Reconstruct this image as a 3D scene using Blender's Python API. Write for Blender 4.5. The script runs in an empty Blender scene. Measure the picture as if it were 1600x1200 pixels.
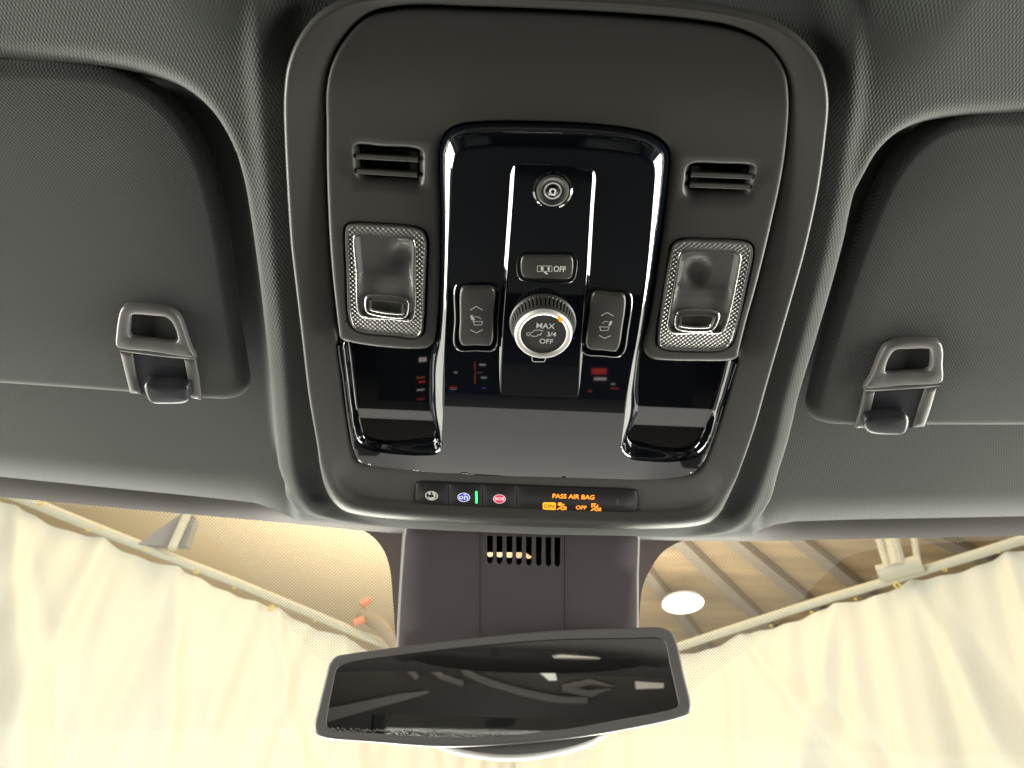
import bpy, bmesh, math, random
import numpy as np
from mathutils import Vector, Matrix
from mathutils.geometry import delaunay_2d_cdt, interpolate_bezier
random.seed(7); np.random.seed(7)
sc = bpy.context.scene
COL = sc.collection
MM = 0.001

# ------------------------------------------------------------------ camera
# local frame of the console: u right, v rearwards, h down into the cabin
T10 = math.radians(10)
ML = Matrix.Translation((0, 0, 1.62)) @ Matrix(((1, 0, 0, 0), (0, -math.cos(T10), -math.sin(T10), 0),
                                              (0, math.sin(T10), -math.cos(T10), 0), (0, 0, 0, 1)))
F = 1256.0
CL = Vector((-0.0264, 0.25, 0.34))
RL = (Matrix.Rotation(math.radians(3.03), 3, 'Z') @ Matrix.Rotation(-math.radians(90 - 53.82), 3, 'X')
      @ Matrix.Rotation(math.radians(-0.05), 3, 'Z'))
cam_d = bpy.data.cameras.new('camera'); cam = bpy.data.objects.new('camera', cam_d); COL.objects.link(cam)
cam_d.sensor_width = 36; cam_d.lens = F / 1600 * 36; cam_d.clip_start = 0.01; cam_d.clip_end = 200
cam.matrix_world = ML @ Matrix.Translation(CL) @ RL.to_4x4()
sc.camera = cam
cam_d.dof.use_dof = True; cam_d.dof.focus_distance = .41; cam_d.dof.aperture_fstop = 22
# ------------------------------------------------------------------ light and exposure
w = bpy.data.worlds.new('World'); sc.world = w; w.use_nodes = True
bg = w.node_tree.nodes['Background']
bg.inputs[0].default_value = (1.0, 0.985, 0.90, 1); bg.inputs[1].default_value = 0.37
def area(name, loc, target, size, power, col=(1, .95, .8), sy=None):
    l = bpy.data.lights.new(name, 'AREA'); l.energy = power; l.color = col; l.size = size
    if sy: l.shape = 'RECTANGLE'; l.size_y = sy
    o = bpy.data.objects.new(name, l); COL.objects.link(o); o.location = loc
    o.rotation_euler = (Vector(target) - Vector(loc)).to_track_quat('-Z', 'Y').to_euler(); return o
area('garage_lamp_bank', (-3.4, 1.6, 4.7), (-1.0, 4.2, 1.6), 1.6, 34, (1, .99, .96))
area('garage_lamp_bank', (3.4, 1.0, 4.7), (1.2, 4.2, 1.6), 1.6, 34, (1, .99, .96))
area('ceiling_fill_light', (0.2, 3.3, 3.75), (0.2, 3.4, 4.9), 4.0, 230, (1, .96, .88))  # added unseen lamp facing up to brighten the garage ceiling
area('front_fill_light', (0, 1.75, 1.12), (0, 0, 1.62), 2.2, 120, (1, .97, .87), .75)  # added unseen lamp outside the windscreen, brightens the roof lining
area('panel_reflection_light', (0, .89, 1.06), (0, .89, 2.0), 1.6, 4.8, (1, .97, .9), 1.0)  # added lamp over the dashboard, makes the grey reflection in the gloss panel
area('bevel_reflection_light', (-1.55, 1.1, 1.2), (-.06, 0, 1.6), .7, 13, (1, .98, .88), 1.1)  # two added unseen lamps, mirrored as bright strips in the gloss bevels
area('bevel_reflection_light', (1.55, 1.1, 1.25), (.06, 0, 1.6), .7, 13, (1, .98, .88), 1.1)
area('side_window_glow', (-1.9, .1, 1.45), (0, .1, 1.60), 1.6, 130, (1, .97, .87), .7)
area('side_window_glow', (1.9, .1, 1.45), (0, .1, 1.60), 1.6, 130, (1, .97, .87), .7)
sc.view_settings.view_transform = 'Standard'; sc.view_settings.look = 'None'
sc.view_settings.exposure = 0.0; sc.view_settings.gamma = 1.0
sc.render.engine = 'CYCLES'
sc.cycles.use_denoising = True; sc.cycles.max_bounces = 10; sc.cycles.diffuse_bounces = 4
sc.cycles.glossy_bounces = 5; sc.cycles.transparent_max_bounces = 16
sc.cycles.caustics_reflective = False; sc.cycles.caustics_refractive = False
sc.cycles.sample_clamp_indirect = 6

# ------------------------------------------------------------------ helpers
def ray(x, y): return RL @ Vector(((x - 800) / F, -(y - 600) / F, -1))
def P(x, y, h=0.0):
    d = ray(x, y); t = (h - CL.z) / d.z; return CL + d * t
CW = ML @ CL
def RW(x, y): return (ML.to_3x3() @ ray(x, y)).normalized()
def WZ(x, y, z):
    d = RW(x, y); return CW + d * ((z - CW.z) / d.z)
def PP(pts, h=0.0): return [P(x, y, h) for x, y in pts]

def crom(pts, closed=True, n=None, step=1.2 * MM, sub=8):
    """centripetal Catmull-Rom through 3D points, resampled evenly"""
    pts = [Vector(p) for p in pts]; m = len(pts); out = []
    rng = range(m) if closed else range(m - 1)
    for i in rng:
        if closed: a, b, c, d = (pts[(i + k - 1) % m] for k in range(4))
        else:
            b, c = pts[i], pts[i + 1]
            a = pts[i - 1] if i > 0 else b * 2 - c
            d = pts[i + 2] if i + 2 < m else c * 2 - b
        t0 = 0; t1 = t0 + max((b - a).length, 1e-6) ** .5; t2 = t1 + max((c - b).length, 1e-6) ** .5; t3 = t2 + max((d - c).length, 1e-6) ** .5
        for k in range(sub):
            t = t1 + (t2 - t1) * k / sub
            A1 = a * ((t1 - t) / (t1 - t0)) + b * ((t - t0) / (t1 - t0))
            A2 = b * ((t2 - t) / (t2 - t1)) + c * ((t - t1) / (t2 - t1))
            A3 = c * ((t3 - t) / (t3 - t2)) + d * ((t - t2) / (t3 - t2))
            B1 = A1 * ((t2 - t) / (t2 - t0)) + A2 * ((t - t0) / (t2 - t0))
            B2 = A2 * ((t3 - t) / (t3 - t1)) + A3 * ((t - t1) / (t3 - t1))
            out.append(B1 * ((t2 - t) / (t2 - t1)) + B2 * ((t - t1) / (t2 - t1)))
    if not closed: out.append(pts[-1])
    return resample(out, closed, n, step)
def resample(p, closed=True, n=None, step=1.2 * MM):
    q = p + [p[0]] if closed else p
    L = [0.0]
    for a, b in zip(q, q[1:]): L.append(L[-1] + (b - a).length)
    if n is None: n = max(8, int(L[-1] / step))
    res = []; k = 0; m = n if closed else n - 1
    for i in range(n):
        t = L[-1] * i / m
        while k < len(L) - 2 and L[k + 1] < t: k += 1
        f = (t - L[k]) / max(L[k + 1] - L[k], 1e-12); res.append(q[k].lerp(q[k + 1], min(max(f, 0), 1)))
    return res
def area2(p): return sum(p[i - 1].x * p[i].y - p[i].x * p[i - 1].y for i in range(len(p)))
def inset(p, d, closed=True):
    """move an outline inwards (closed) by d in the uv plane"""
    s = 1 if area2(p) > 0 else -1; n = len(p); out = []
    for i in range(n):
        a = p[(i - 1) % n] if closed else p[max(i - 1, 0)]
        b = p[(i + 1) % n] if closed else p[min(i + 1, n - 1)]
        t = Vector((b.x - a.x, b.y - a.y)); t.normalize()
        out.append(Vector((p[i].x - t.y * s * d, p[i].y + t.x * s * d, p[i].z)))
    return out
def seth(p, h): return [Vector((q.x, q.y, h(q.x, q.y) if callable(h) else h)) for q in p]
def addh(p, dh): return [Vector((q.x, q.y, q.z + dh)) for q in p]

VB = P(845, 170, 0).y
def bend(v): return -6.0 * max(0.0, v - VB) ** 2
class G:
    """a mesh under construction, in the console's local frame"""
    def __init__(s): s.v = []; s.f = []
    def add(s, vs, fs):
        o = len(s.v); s.v += [Vector(x) for x in vs]; s.f += [tuple(i + o for i in f) for f in fs]; return s
    def loft(s, rings, closed=True, cap=False, cap0=False):
        n = len(rings[0]); vs = [p for r in rings for p in r]; fs = []
        for k in range(len(rings) - 1):
            for i in range(n if closed else n - 1):
                j = (i + 1) % n; fs.append((k * n + i, k * n + j, (k + 1) * n + j, (k + 1) * n + i))
        s.add(vs, fs)
        if cap: s.fan(rings[-1])
        if cap0: s.fan(rings[0])
        return s
    def fan(s, r):
        c = Vector((0, 0, 0))
        for p in r: c += p
        c /= len(r); n = len(r)
        s.add(list(r) + [c], [(i, (i + 1) % n, n) for i in range(n)]); return s
    def sheet(s, outer, holes=(), hf=None, step=None, extra=()):
        vs = []; es = []
        for loop in [outer] + list(holes):
            o = len(vs); n = len(loop); vs += [Vector((p.x, p.y)) for p in loop]
            es += [(o + i, o + (i + 1) % n) for i in range(n)]
        z0 = sum(p.z for p in outer) / len(outer)
        if step:
            allv = np.array([(p.x, p.y) for p in outer])
            x0, y0 = allv.min(0); x1, y1 = allv.max(0)
            seg = [np.array([(p.x, p.y) for p in loop]) for loop in [outer] + list(holes)]
            gx, gy = np.meshgrid(np.arange(x0 + step / 2, x1, step), np.arange(y0 + step / 2, y1, step))
            q = np.stack([gx.ravel(), gy.ravel()], 1)
            dmin = np.full(len(q), 1e9)
            for sg in seg: dmin = np.minimum(dmin, segdist(q, sg, True))
            ins = inside(q, seg[0]) & (dmin > step * .45)
            for sg in seg[1:]: ins &= ~inside(q, sg)
            vs += [Vector((a, b)) for a, b in q[ins]]
        r = delaunay_2d_cdt(vs, es, [], 0, 1e-8)
        ov = [Vector((p.x, p.y, hf(p.x, p.y) if hf else z0)) for p in r[0]]
        cen = np.array([[sum(r[0][i].x for i in f) / 3, sum(r[0][i].y for i in f) / 3] for f in r[2]])
        keep = inside(cen, np.array([(p.x, p.y) for p in outer]))
        for hl_ in holes: keep &= ~inside(cen, np.array([(p.x, p.y) for p in hl_]))
        s.add(ov, [tuple(f) for f, k_ in zip(r[2], keep) if k_]); return s
    def box(s, c, sx, sy, sz, M=None):
        vs = []
        for x in (-1, 1):
            for y in (-1, 1):
                for z in (-1, 1):
                    p = Vector((x * sx / 2, y * sy / 2, z * sz / 2)); p = M @ p if M else p; vs.append(p + Vector(c))
        return s.add(vs, [(0, 1, 3, 2), (4, 6, 7, 5), (0, 4, 5, 1), (2, 3, 7, 6), (0, 2, 6, 4), (1, 5, 7, 3)])
    def tube(s, pts, r, n=10, caps=True):
        pts = [Vector(p) for p in pts]; rings = []
        ref = Vector((0, 0, 1))
        for i, p in enumerate(pts):
            t = (pts[min(i + 1, len(pts) - 1)] - pts[max(i - 1, 0)]).normalized()
            a = t.cross(ref if abs(t.dot(ref)) < .95 else Vector((1, 0, 0))).normalized(); b = t.cross(a)
            rr = r[i] if isinstance(r, (list, tuple)) else r
            rings.append([p + (a * math.cos(k * 2 * math.pi / n) + b * math.sin(k * 2 * math.pi / n)) * rr for k in range(n)])
        return s.loft(rings, True, caps, caps)
    def lathe(s, c, prof, n=64, cap=True):
        """profile of (radius, h) round an axis along h"""
        rings = [[Vector((c.x + r * math.cos(a * 2 * math.pi / n), c.y + r * math.sin(a * 2 * math.pi / n), h)) for a in range(n)] for r, h in prof]
        return s.loft(rings, True, cap)
    def stroke(s, pts, wd, closed=False):
        """flat ribbon with a little thickness along points lying on a surface"""
        pts = [Vector(p) for p in pts]; n = len(pts); A = []; B = []
        for i in range(n):
            if closed: a, b = pts[i - 1], pts[(i + 1) % n]
            else: a, b = pts[max(i - 1, 0)], pts[min(i + 1, n - 1)]
            d1 = Vector((pts[i].x - a.x, pts[i].y - a.y)); d2 = Vector((b.x - pts[i].x, b.y - pts[i].y))
            t = (d1.normalized() if d1.length > 1e-9 else Vector((0, 0))) + (d2.normalized() if d2.length > 1e-9 else Vector((0, 0)))
            t.normalize()
            k = 1.0
            if d1.length > 1e-9 and d2.length > 1e-9: k = 1 / max(.5, abs(t.dot(d1.normalized())))
            nn = Vector((-t.y, t.x, 0)) * wd / 2 * k
            A.append(pts[i] + nn); B.append(pts[i] - nn)
        return s.loft([A, B], closed)

def segdist(q, poly, closed):
    d = np.full(len(q), 1e9); m = len(poly)
    for i in range(m if closed else m - 1):
        a = poly[i]; b = poly[(i + 1) % m]; ab = b - a; L = (ab ** 2).sum() + 1e-18
        t = np.clip(((q - a) @ ab) / L, 0, 1); e = q - (a + t[:, None] * ab); d = np.minimum(d, (e ** 2).sum(1))
    return np.sqrt(d)
def inside(q, poly):
    c = np.zeros(len(q), bool); m = len(poly)
    for i in range(m):
        a = poly[i]; b = poly[i - 1]
        cond = ((a[1] > q[:, 1]) != (b[1] > q[:, 1]))
        with np.errstate(divide='ignore', invalid='ignore'):
            xx = (b[0] - a[0]) * (q[:, 1] - a[1]) / (b[1] - a[1] + 1e-18) + a[0]
        c ^= cond & (q[:, 0] < xx)
    return c
def sm(t): t = min(max(t, 0), 1); return t * t * (3 - 2 * t)
def smn(t): t = np.clip(t, 0, 1); return t * t * (3 - 2 * t)

def tag(o, label=None, cat=None, group=None, kind=None):
    if label: o['label'] = label
    if cat: o['category'] = cat
    if group: o['group'] = group
    if kind: o['kind'] = kind
    return o
BASE = {}
def thing(name, base, label, cat, group=None, local=True):
    o = bpy.data.objects.new(name, None); COL.objects.link(o); base = Vector(base)
    o.empty_display_size = .02
    o.matrix_world = (ML @ Matrix.Translation(base)) if local else Matrix.Translation(base)
    BASE[o.name] = base; tag(o, label, cat, group); return o
def mk(name, g, mat, parent=None, ang=35, flat=False, local=True, base=(0, 0, 0), flip=None):
    """one mesh object from a G (vertices in the local frame, or in the world when local is False)"""
    b = BASE[parent.name] if parent else Vector(base)
    me = bpy.data.meshes.new(name)
    me.from_pydata([tuple(v - b) for v in g.v], [], g.f)
    bm = bmesh.new(); bm.from_mesh(me)
    bmesh.ops.remove_doubles(bm, verts=bm.verts, dist=2e-6)
    bmesh.ops.recalc_face_normals(bm, faces=bm.faces)
    if flip is not None:
        s = sum(f.normal.dot(flip) * f.calc_area() for f in bm.faces)
        if s < 0: bmesh.ops.reverse_faces(bm, faces=bm.faces)
    for f in bm.faces: f.smooth = not flat
    for e in bm.edges:
        if len(e.link_faces) == 2 and e.calc_face_angle(0) > math.radians(ang): e.smooth = False
    bm.to_mesh(me); bm.free()
    me.materials.append(mat)
    o = bpy.data.objects.new(name, me); COL.objects.link(o)
    if parent: o.parent = parent
    else: o.matrix_world = (ML @ Matrix.Translation(b)) if local else Matrix.Translation(b)
    BASE[o.name] = b; return o
HN = Vector((0, 0, 1))
def text(name, body, at, size, h, mat, parent, rot=0.0, bold=0.0, sx=1.0):
    """text lying on the surface at height h, centred on the point"""
    cu = bpy.data.curves.new(name, 'FONT'); cu.body = body; cu.size = size
    cu.align_x = 'CENTER'; cu.align_y = 'CENTER'; cu.offset = bold; cu.extrude = 0.03 * MM; cu.resolution_u = 4
    o = bpy.data.objects.new(name, cu); COL.objects.link(o)
    dg = bpy.context.evaluated_depsgraph_get(); me = bpy.data.meshes.new_from_object(o.evaluated_get(dg))
    bpy.data.objects.remove(o); b = BASE[parent.name]
    R = Matrix.Rotation(rot, 4, 'Z') @ Matrix.Diagonal((sx, 1, 1, 1))
    me.transform(Matrix.Translation(Vector((at.x, at.y, h)) - b) @ R)
    me.materials.clear(); me.materials.append(mat)
    o = bpy.data.objects.new(name, me); COL.objects.link(o); o.parent = parent; BASE[o.name] = b; return o

# ------------------------------------------------------------------ materials
def NT(name):
    m = bpy.data.materials.new(name); m.use_nodes = True; nt = m.node_tree
    return m, nt, nt.nodes['Principled BSDF'], nt.nodes['Material Output']
def nd(nt, t, **kw):
    n = nt.nodes.new(t)
    for k, v in kw.items():
        if k in n.inputs: n.inputs[k].default_value = v
        else: setattr(n, k, v)
    return n
def mat(name, col, rough=.5, metal=0, ior=1.45, grain=0, gscale=1500, var=.06, vscale=25, emis=None, coat=0, rvar=0.0, spec=.5):
    m, nt, b, out = NT(name)
    b.inputs['Metallic'].default_value = metal; b.inputs['IOR'].default_value = ior
    b.inputs['Roughness'].default_value = rough; b.inputs['Coat Weight'].default_value = coat
    b.inputs['Specular IOR Level'].default_value = spec
    tc = nd(nt, 'ShaderNodeTexCoord')
    n = nd(nt, 'ShaderNodeTexNoise', Scale=vscale, Detail=5.0); nt.links.new(tc.outputs['Object'], n.inputs['Vector'])
    mr = nd(nt, 'ShaderNodeMapRange'); mr.inputs[3].default_value = 1 - var; mr.inputs[4].default_value = 1 + var
    nt.links.new(n.outputs[0], mr.inputs[0])
    mx = nd(nt, 'ShaderNodeVectorMath', operation='SCALE'); mx.inputs[0].default_value = col[:3]
    nt.links.new(mr.outputs[0], mx.inputs['Scale']); nt.links.new(mx.outputs[0], b.inputs['Base Color'])
    if rvar:
        m2 = nd(nt, 'ShaderNodeMapRange'); m2.inputs[3].default_value = max(rough - rvar, 0); m2.inputs[4].default_value = rough + rvar
        nt.links.new(n.outputs[0], m2.inputs[0]); nt.links.new(m2.outputs[0], b.inputs['Roughness'])
    if grain:
        g = nd(nt, 'ShaderNodeTexNoise', Scale=gscale, Detail=2.0); nt.links.new(tc.outputs['Object'], g.inputs['Vector'])
        bu = nd(nt, 'ShaderNodeBump', Strength=.6, Distance=grain); nt.links.new(g.outputs[0], bu.inputs['Height'])
        nt.links.new(bu.outputs[0], b.inputs['Normal'])
    if emis:
        b.inputs['Emission Color'].default_value = (*emis[0], 1); b.inputs['Emission Strength'].default_value = emis[1]
    return m
def fabric(name, col, pitch=1.9 * MM, depth=.25 * MM, ang=32, rough=.9, sheen=.12, ratio=1.0, spec=.3):
    """knitted headliner cloth: a diagonal lattice of little cells"""
    m, nt, b, out = NT(name)
    tc = nd(nt, 'ShaderNodeTexCoord'); sep = nd(nt, 'ShaderNodeSeparateXYZ'); nt.links.new(tc.outputs['Object'], sep.inputs[0])
    def wave(a):
        ca, sa = math.cos(math.radians(a)), math.sin(math.radians(a))
        x = nd(nt, 'ShaderNodeMath', operation='MULTIPLY'); x.inputs[1].default_value = ca * 2 * math.pi / pitch
        y = nd(nt, 'ShaderNodeMath', operation='MULTIPLY'); y.inputs[1].default_value = sa * 2 * math.pi / (pitch * ratio)
        nt.links.new(sep.outputs[0], x.inputs[0]); nt.links.new(sep.outputs[1], y.inputs[0])
        s = nd(nt, 'ShaderNodeMath', operation='ADD'); nt.links.new(x.outputs[0], s.inputs[0]); nt.links.new(y.outputs[0], s.inputs[1])
        r = nd(nt, 'ShaderNodeMath', operation='SINE'); nt.links.new(s.outputs[0], r.inputs[0]); return r
    w1 = wave(ang); w2 = wave(-ang)
    pr = nd(nt, 'ShaderNodeMath', operation='ADD'); nt.links.new(w1.outputs[0], pr.inputs[0]); nt.links.new(w2.outputs[0], pr.inputs[1])
    nz = nd(nt, 'ShaderNodeTexNoise', Scale=900.0, Detail=3.0); nt.links.new(tc.outputs['Object'], nz.inputs['Vector'])
    ad = nd(nt, 'ShaderNodeMath', operation='MULTIPLY_ADD'); ad.inputs[1].default_value = 1.2
    nt.links.new(nz.outputs[0], ad.inputs[0]); nt.links.new(pr.outputs[0], ad.inputs[2])
    bu = nd(nt, 'ShaderNodeBump', Strength=.7, Distance=depth); nt.links.new(ad.outputs[0], bu.inputs['Height'])
    nt.links.new(bu.outputs[0], b.inputs['Normal'])
    mr = nd(nt, 'ShaderNodeMapRange'); mr.inputs[1].default_value = -2; mr.inputs[2].default_value = 2
    mr.inputs[3].default_value = .93; mr.inputs[4].default_value = 1.05; nt.links.new(pr.outputs[0], mr.inputs[0])
    mx = nd(nt, 'ShaderNodeVectorMath', operation='SCALE'); mx.inputs[0].default_value = col
    nt.links.new(mr.outputs[0], mx.inputs['Scale']); nt.links.new(mx.outputs[0], b.inputs['Base Color'])
    b.inputs['Roughness'].default_value = rough; b.inputs['Sheen Weight'].default_value = sheen
    b.inputs['Specular IOR Level'].default_value = spec
    return m
def thin_clear(name, tint=(1, 1, 1), ior=1.5, rough=0.02, bump=0):
    """thin clear pane: straight transmission plus a Fresnel reflection"""
    m, nt, b, out = NT(name); nt.nodes.remove(b)
    tr = nd(nt, 'ShaderNodeBsdfTransparent'); tr.inputs[0].default_value = (*tint, 1)
    gl = nd(nt, 'ShaderNodeBsdfGlossy'); gl.inputs['Roughness'].default_value = rough
    # Schlick reflectance, the same from both sides of the pane
    lw = nd(nt, 'ShaderNodeLayerWeight'); pw = nd(nt, 'ShaderNodeMath', operation='POWER'); pw.inputs[1].default_value = 5
    f0 = ((ior - 1) / (ior + 1)) ** 2; fr = nd(nt, 'ShaderNodeMath', operation='MULTIPLY_ADD'); fr.inputs[1].default_value = 1 - f0; fr.inputs[2].default_value = f0
    nt.links.new(lw.outputs['Facing'], pw.inputs[0]); nt.links.new(pw.outputs[0], fr.inputs[0])
    ms = nd(nt, 'ShaderNodeMixShader'); nt.links.new(fr.outputs[0], ms.inputs[0]); nt.links.new(tr.outputs[0], ms.inputs[1]); nt.links.new(gl.outputs[0], ms.inputs[2])
    if bump:
        tc = nd(nt, 'ShaderNodeTexCoord'); g = nd(nt, 'ShaderNodeTexNoise', Scale=60.0, Detail=2.0); nt.links.new(tc.outputs['Object'], g.inputs['Vector'])
        bu = nd(nt, 'ShaderNodeBump', Strength=.5, Distance=bump); nt.links.new(g.outputs[0], bu.inputs['Height']); nt.links.new(bu.outputs[0], gl.inputs['Normal'])
    nt.links.new(ms.outputs[0], out.inputs[0]); return m

M = {}
M['headliner'] = fabric('headliner_cloth', (.070, .078, .073), pitch=1.35 * MM, depth=.065 * MM, ang=33, ratio=1.5)
M['visor'] = fabric('visor_cloth', (.046, .051, .0485), pitch=1.3 * MM, depth=.06 * MM, ang=40)
M['console'] = mat('console_plastic', (.046, .0455, .043), rough=.42, spec=.4, grain=.05 * MM, gscale=2500, var=.03)
M['console2'] = mat('console_bezel_plastic', (.058, .0575, .054), rough=.4, spec=.45, grain=.05 * MM, gscale=2500, var=.03)
M['gloss'] = mat('piano_black', (.0025, .004, .007), rough=.022, ior=1.75, var=.1, vscale=22, rvar=.022)
M['button'] = mat('button_plastic', (.045, .045, .043), rough=.38, grain=.03 * MM, gscale=3000)
M['strip'] = mat('indicator_strip_plastic', (.022, .022, .023), spec=.3, rough=.4, grain=.02 * MM, gscale=3000)
M['gap'] = mat('shadow_gap_plastic', (.006, .007, .008), rough=.6)
M['clip'] = mat('visor_clip_plastic', (.125, .123, .12), rough=.35, grain=.03 * MM, gscale=3000)
M['chrome'] = mat('satin_chrome', (.9, .89, .86), rough=.38, metal=.55)
M['white'] = mat('printed_white', (.72, .72, .68), rough=.5)
M['grey'] = mat('printed_grey', (.62, .62, .6), rough=.5)
M['dim'] = mat('unlit_grey_symbol', (.045, .045, .045), rough=.5)
M['amber'] = mat('lit_amber', (.8, .25, .02), emis=((1.0, .27, .02), 1.6))
M['amber2'] = mat('lit_amber_field', (.8, .35, .02), emis=((1.0, .42, .02), 1.0))
M['dark_print'] = mat('dark_print_on_amber', (.18, .05, .0), rough=.6)
M['green'] = mat('lit_green', (.1, .8, .25), emis=((.06, .85, .22), 1.3))
M['blue'] = mat('blue_symbol_field', (.02, .05, .5), emis=((.02, .06, .55), .55))
M['red'] = mat('red_symbol_field', (.75, .03, .08), emis=((.8, .04, .1), .45))
M['orange'] = mat('orange_marker', (.9, .32, .02), rough=.4, emis=((1, .35, .02), .5))
M['litwhite'] = mat('lit_white_symbol', (.8, .8, .82), emis=((.9, .9, .95), .35))
M['cover'] = mat('sensor_cover_plastic', (.085, .075, .08), rough=.5, grain=.05 * MM, gscale=2500)
M['ceramic'] = mat('ceramic_frit', (.16, .135, .125), rough=.6)
M['trim'] = mat('header_trim', (.085, .078, .075), rough=.6)
M['mirror'] = mat('tinted_mirror', (.42, .41, .42), rough=.01, metal=1, var=.01)
M['mirror_case'] = mat('mirror_housing_plastic', (.12, .115, .115), rough=.4, grain=.05 * MM, gscale=2500)
M['glass'] = thin_clear('windscreen_glass', (.985, 1, .985))
M['lens'] = thin_clear('lamp_lens', (.93, .93, .91), ior=1.55, rough=.04, bump=.25 * MM)
M['reflector'] = mat('lamp_reflector', (.32, .325, .335), rough=.35, metal=.1, grain=.1 * MM, gscale=120)
M['dash'] = mat('dashboard_plastic', (.035, .035, .037), rough=.5, grain=.1 * MM, gscale=900)
M['seat'] = mat('seat_leather', (.03, .03, .032), rough=.45)
M['cabin'] = mat('cabin_side_trim', (.06, .058, .054), rough=.6)
M['hinge'] = mat('hinge_dark_plastic', (.02, .022, .028), rough=.35)

# diamond knurled clear rim
def knurl():
    m, nt, b, out = NT('knurled_clear_rim')
    tc = nd(nt, 'ShaderNodeTexCoord'); sep = nd(nt, 'ShaderNodeSeparateXYZ'); nt.links.new(tc.outputs['Object'], sep.inputs[0])
    def wv(a):
        x = nd(nt, 'ShaderNodeMath', operation='MULTIPLY'); x.inputs[1].default_value = math.cos(math.radians(a)) * 2 * math.pi / (1.65 * MM)
        y = nd(nt, 'ShaderNodeMath', operation='MULTIPLY'); y.inputs[1].default_value = math.sin(math.radians(a)) * 2 * math.pi / (1.65 * MM)
        nt.links.new(sep.outputs[0], x.inputs[0]); nt.links.new(sep.outputs[1], y.inputs[0])
        s = nd(nt, 'ShaderNodeMath', operation='ADD'); nt.links.new(x.outputs[0], s.inputs[0]); nt.links.new(y.outputs[0], s.inputs[1])
        r = nd(nt, 'ShaderNodeMath', operation='SINE'); nt.links.new(s.outputs[0], r.inputs[0]); return r
    a1, a2 = wv(45), wv(-45)
    s = nd(nt, 'ShaderNodeMath', operation='ADD'); nt.links.new(a1.outputs[0], s.inputs[0]); nt.links.new(a2.outputs[0], s.inputs[1])
    bu = nd(nt, 'ShaderNodeBump', Strength=1.0, Distance=.09 * MM); nt.links.new(s.outputs[0], bu.inputs['Height']); nt.links.new(bu.outputs[0], b.inputs['Normal'])
    b.inputs['Base Color'].default_value = (.30, .295, .29, 1); b.inputs['Metallic'].default_value = .5; b.inputs['Roughness'].default_value = .22
    return m
M['knurl'] = knurl()
M['rimclear'] = mat('lamp_rim_plastic', (.42, .415, .41), rough=.13, metal=.8)

# ------------------------------------------------------------------ headliner (heightfield over u, v)
HEAD = [(-700, 690, -44), (-300, 722, -44), (0, 745, -42), (167, 762, -42), (300, 775, -42), (358, 781, -40), (400, 786, -38), (433, 797, -33), (460, 811, -27),
        (560, 821, -16), (620, 825, -14), (720, 830, -13), (845, 835, -13), (960, 837, -13), (1080, 840, -14), (1130, 840, -17),
        (1160, 838, -24), (1185, 829, -32), (1210, 820, -37), (1240, 815, -40), (1330, 812, -42), (1600, 807, -42), (1900, 799, -44), (2300, 775, -44)]
hd = [P(x, y, h * MM) for x, y, h in HEAD]
hu = np.array([p.x for p in hd]); hv = np.array([p.y for p in hd]); hh = np.array([p.z for p in hd])
def vf(u): return np.interp(u, hu, hv)
def hf_edge(u): return np.interp(u, hu, hh)
RIL = [(362, -120), (364, -40), (366, 20), (371, 100), (379, 200), (389, 300), (401, 420), (413, 520), (423, 620), (430, 700), (436, 745), (448, 780), (470, 806), (520, 830), (640, 870)]
RIR = [(1380, -120), (1380, -40), (1378, 20), (1374, 70), (1369, 110), (1361, 180), (1350, 240), (1338, 310), (1320, 390), (1301, 460), (1276, 545), (1251, 625), (1233, 700), (1217, 750), (1204, 784), (1186, 813), (1160, 838), (1090, 870)]
ril = PP(RIL, 0); rir = PP(RIR, 0)
def uL(v): return np.interp(-v, [-p.y for p in ril], [p.x for p in ril])
def uR(v): return np.interp(-v, [-p.y for p in rir], [p.x for p in rir])
recL = [(-900, 30), (-300, 55), (0, 74), (130, 80), (225, 97), (290, 128), (335, 175), (362, 232), (380, 290)] + RIL[6:12] + [(444, 780), (462, 810), (430, 1100), (-900, 1100)]
recR = [(2500, 120), (1900, 150), (1600, 163), (1520, 165), (1455, 176), (1405, 202), (1372, 238), (1350, 285)] + RIR[7:14] + [(1206, 790), (1180, 830), (1230, 1100), (2500, 1100)]
recL = np.array([(p.x, p.y) for p in crom(PP(recL[:-2]), False, n=160)] + [(p.x, p.y) for p in PP(recL[-2:])])
recR = np.array([(p.x, p.y) for p in crom(PP(recR[:-2]), False, n=160)] + [(p.x, p.y) for p in PP(recR[-2:])])
v_soft = P(360, 260, 0).y
NU, NV = 560, 300
us = np.concatenate([np.linspace(-.72, -.36, 50)[:-1], np.linspace(-.36, .32, NU - 98), np.linspace(.32, .70, 50)[1:]])
ts = np.concatenate([np.linspace(0, 1, NV - 20)[:-1] * .8, np.linspace(.8, 1, 21)])
U, T_ = np.meshgrid(us, ts)
VF = vf(U); V = VF + (.30 - VF) * T_ ** 1.0
q = np.stack([U.ravel(), V.ravel()], 1)
dr = np.minimum(U - uL(V), uR(V) - U)                      # >0 on the plateau between the two ridges
Hh = np.where(dr > 0, -.5 * MM - 2.6 * MM * (1 - smn(dr / .009)) - 4.8 * MM * smn((dr - .006) / .016), -3.1 * MM - 9 * MM * smn(-dr / .16))
Hh -= 1.2 * MM * np.exp(-(dr / .0035) ** 2) * 0
for poly in (recL, recR):
    s = segdist(q, poly, True).reshape(U.shape); ins = inside(q, poly).reshape(U.shape)
    k = smn(np.where(ins, s + .0005, 0 * s) / (.0095 + .022 * smn((V - v_soft) / .05)))
    Hh = Hh * (1 - k) + (-31 * MM) * k
dvf = V - VF
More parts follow.
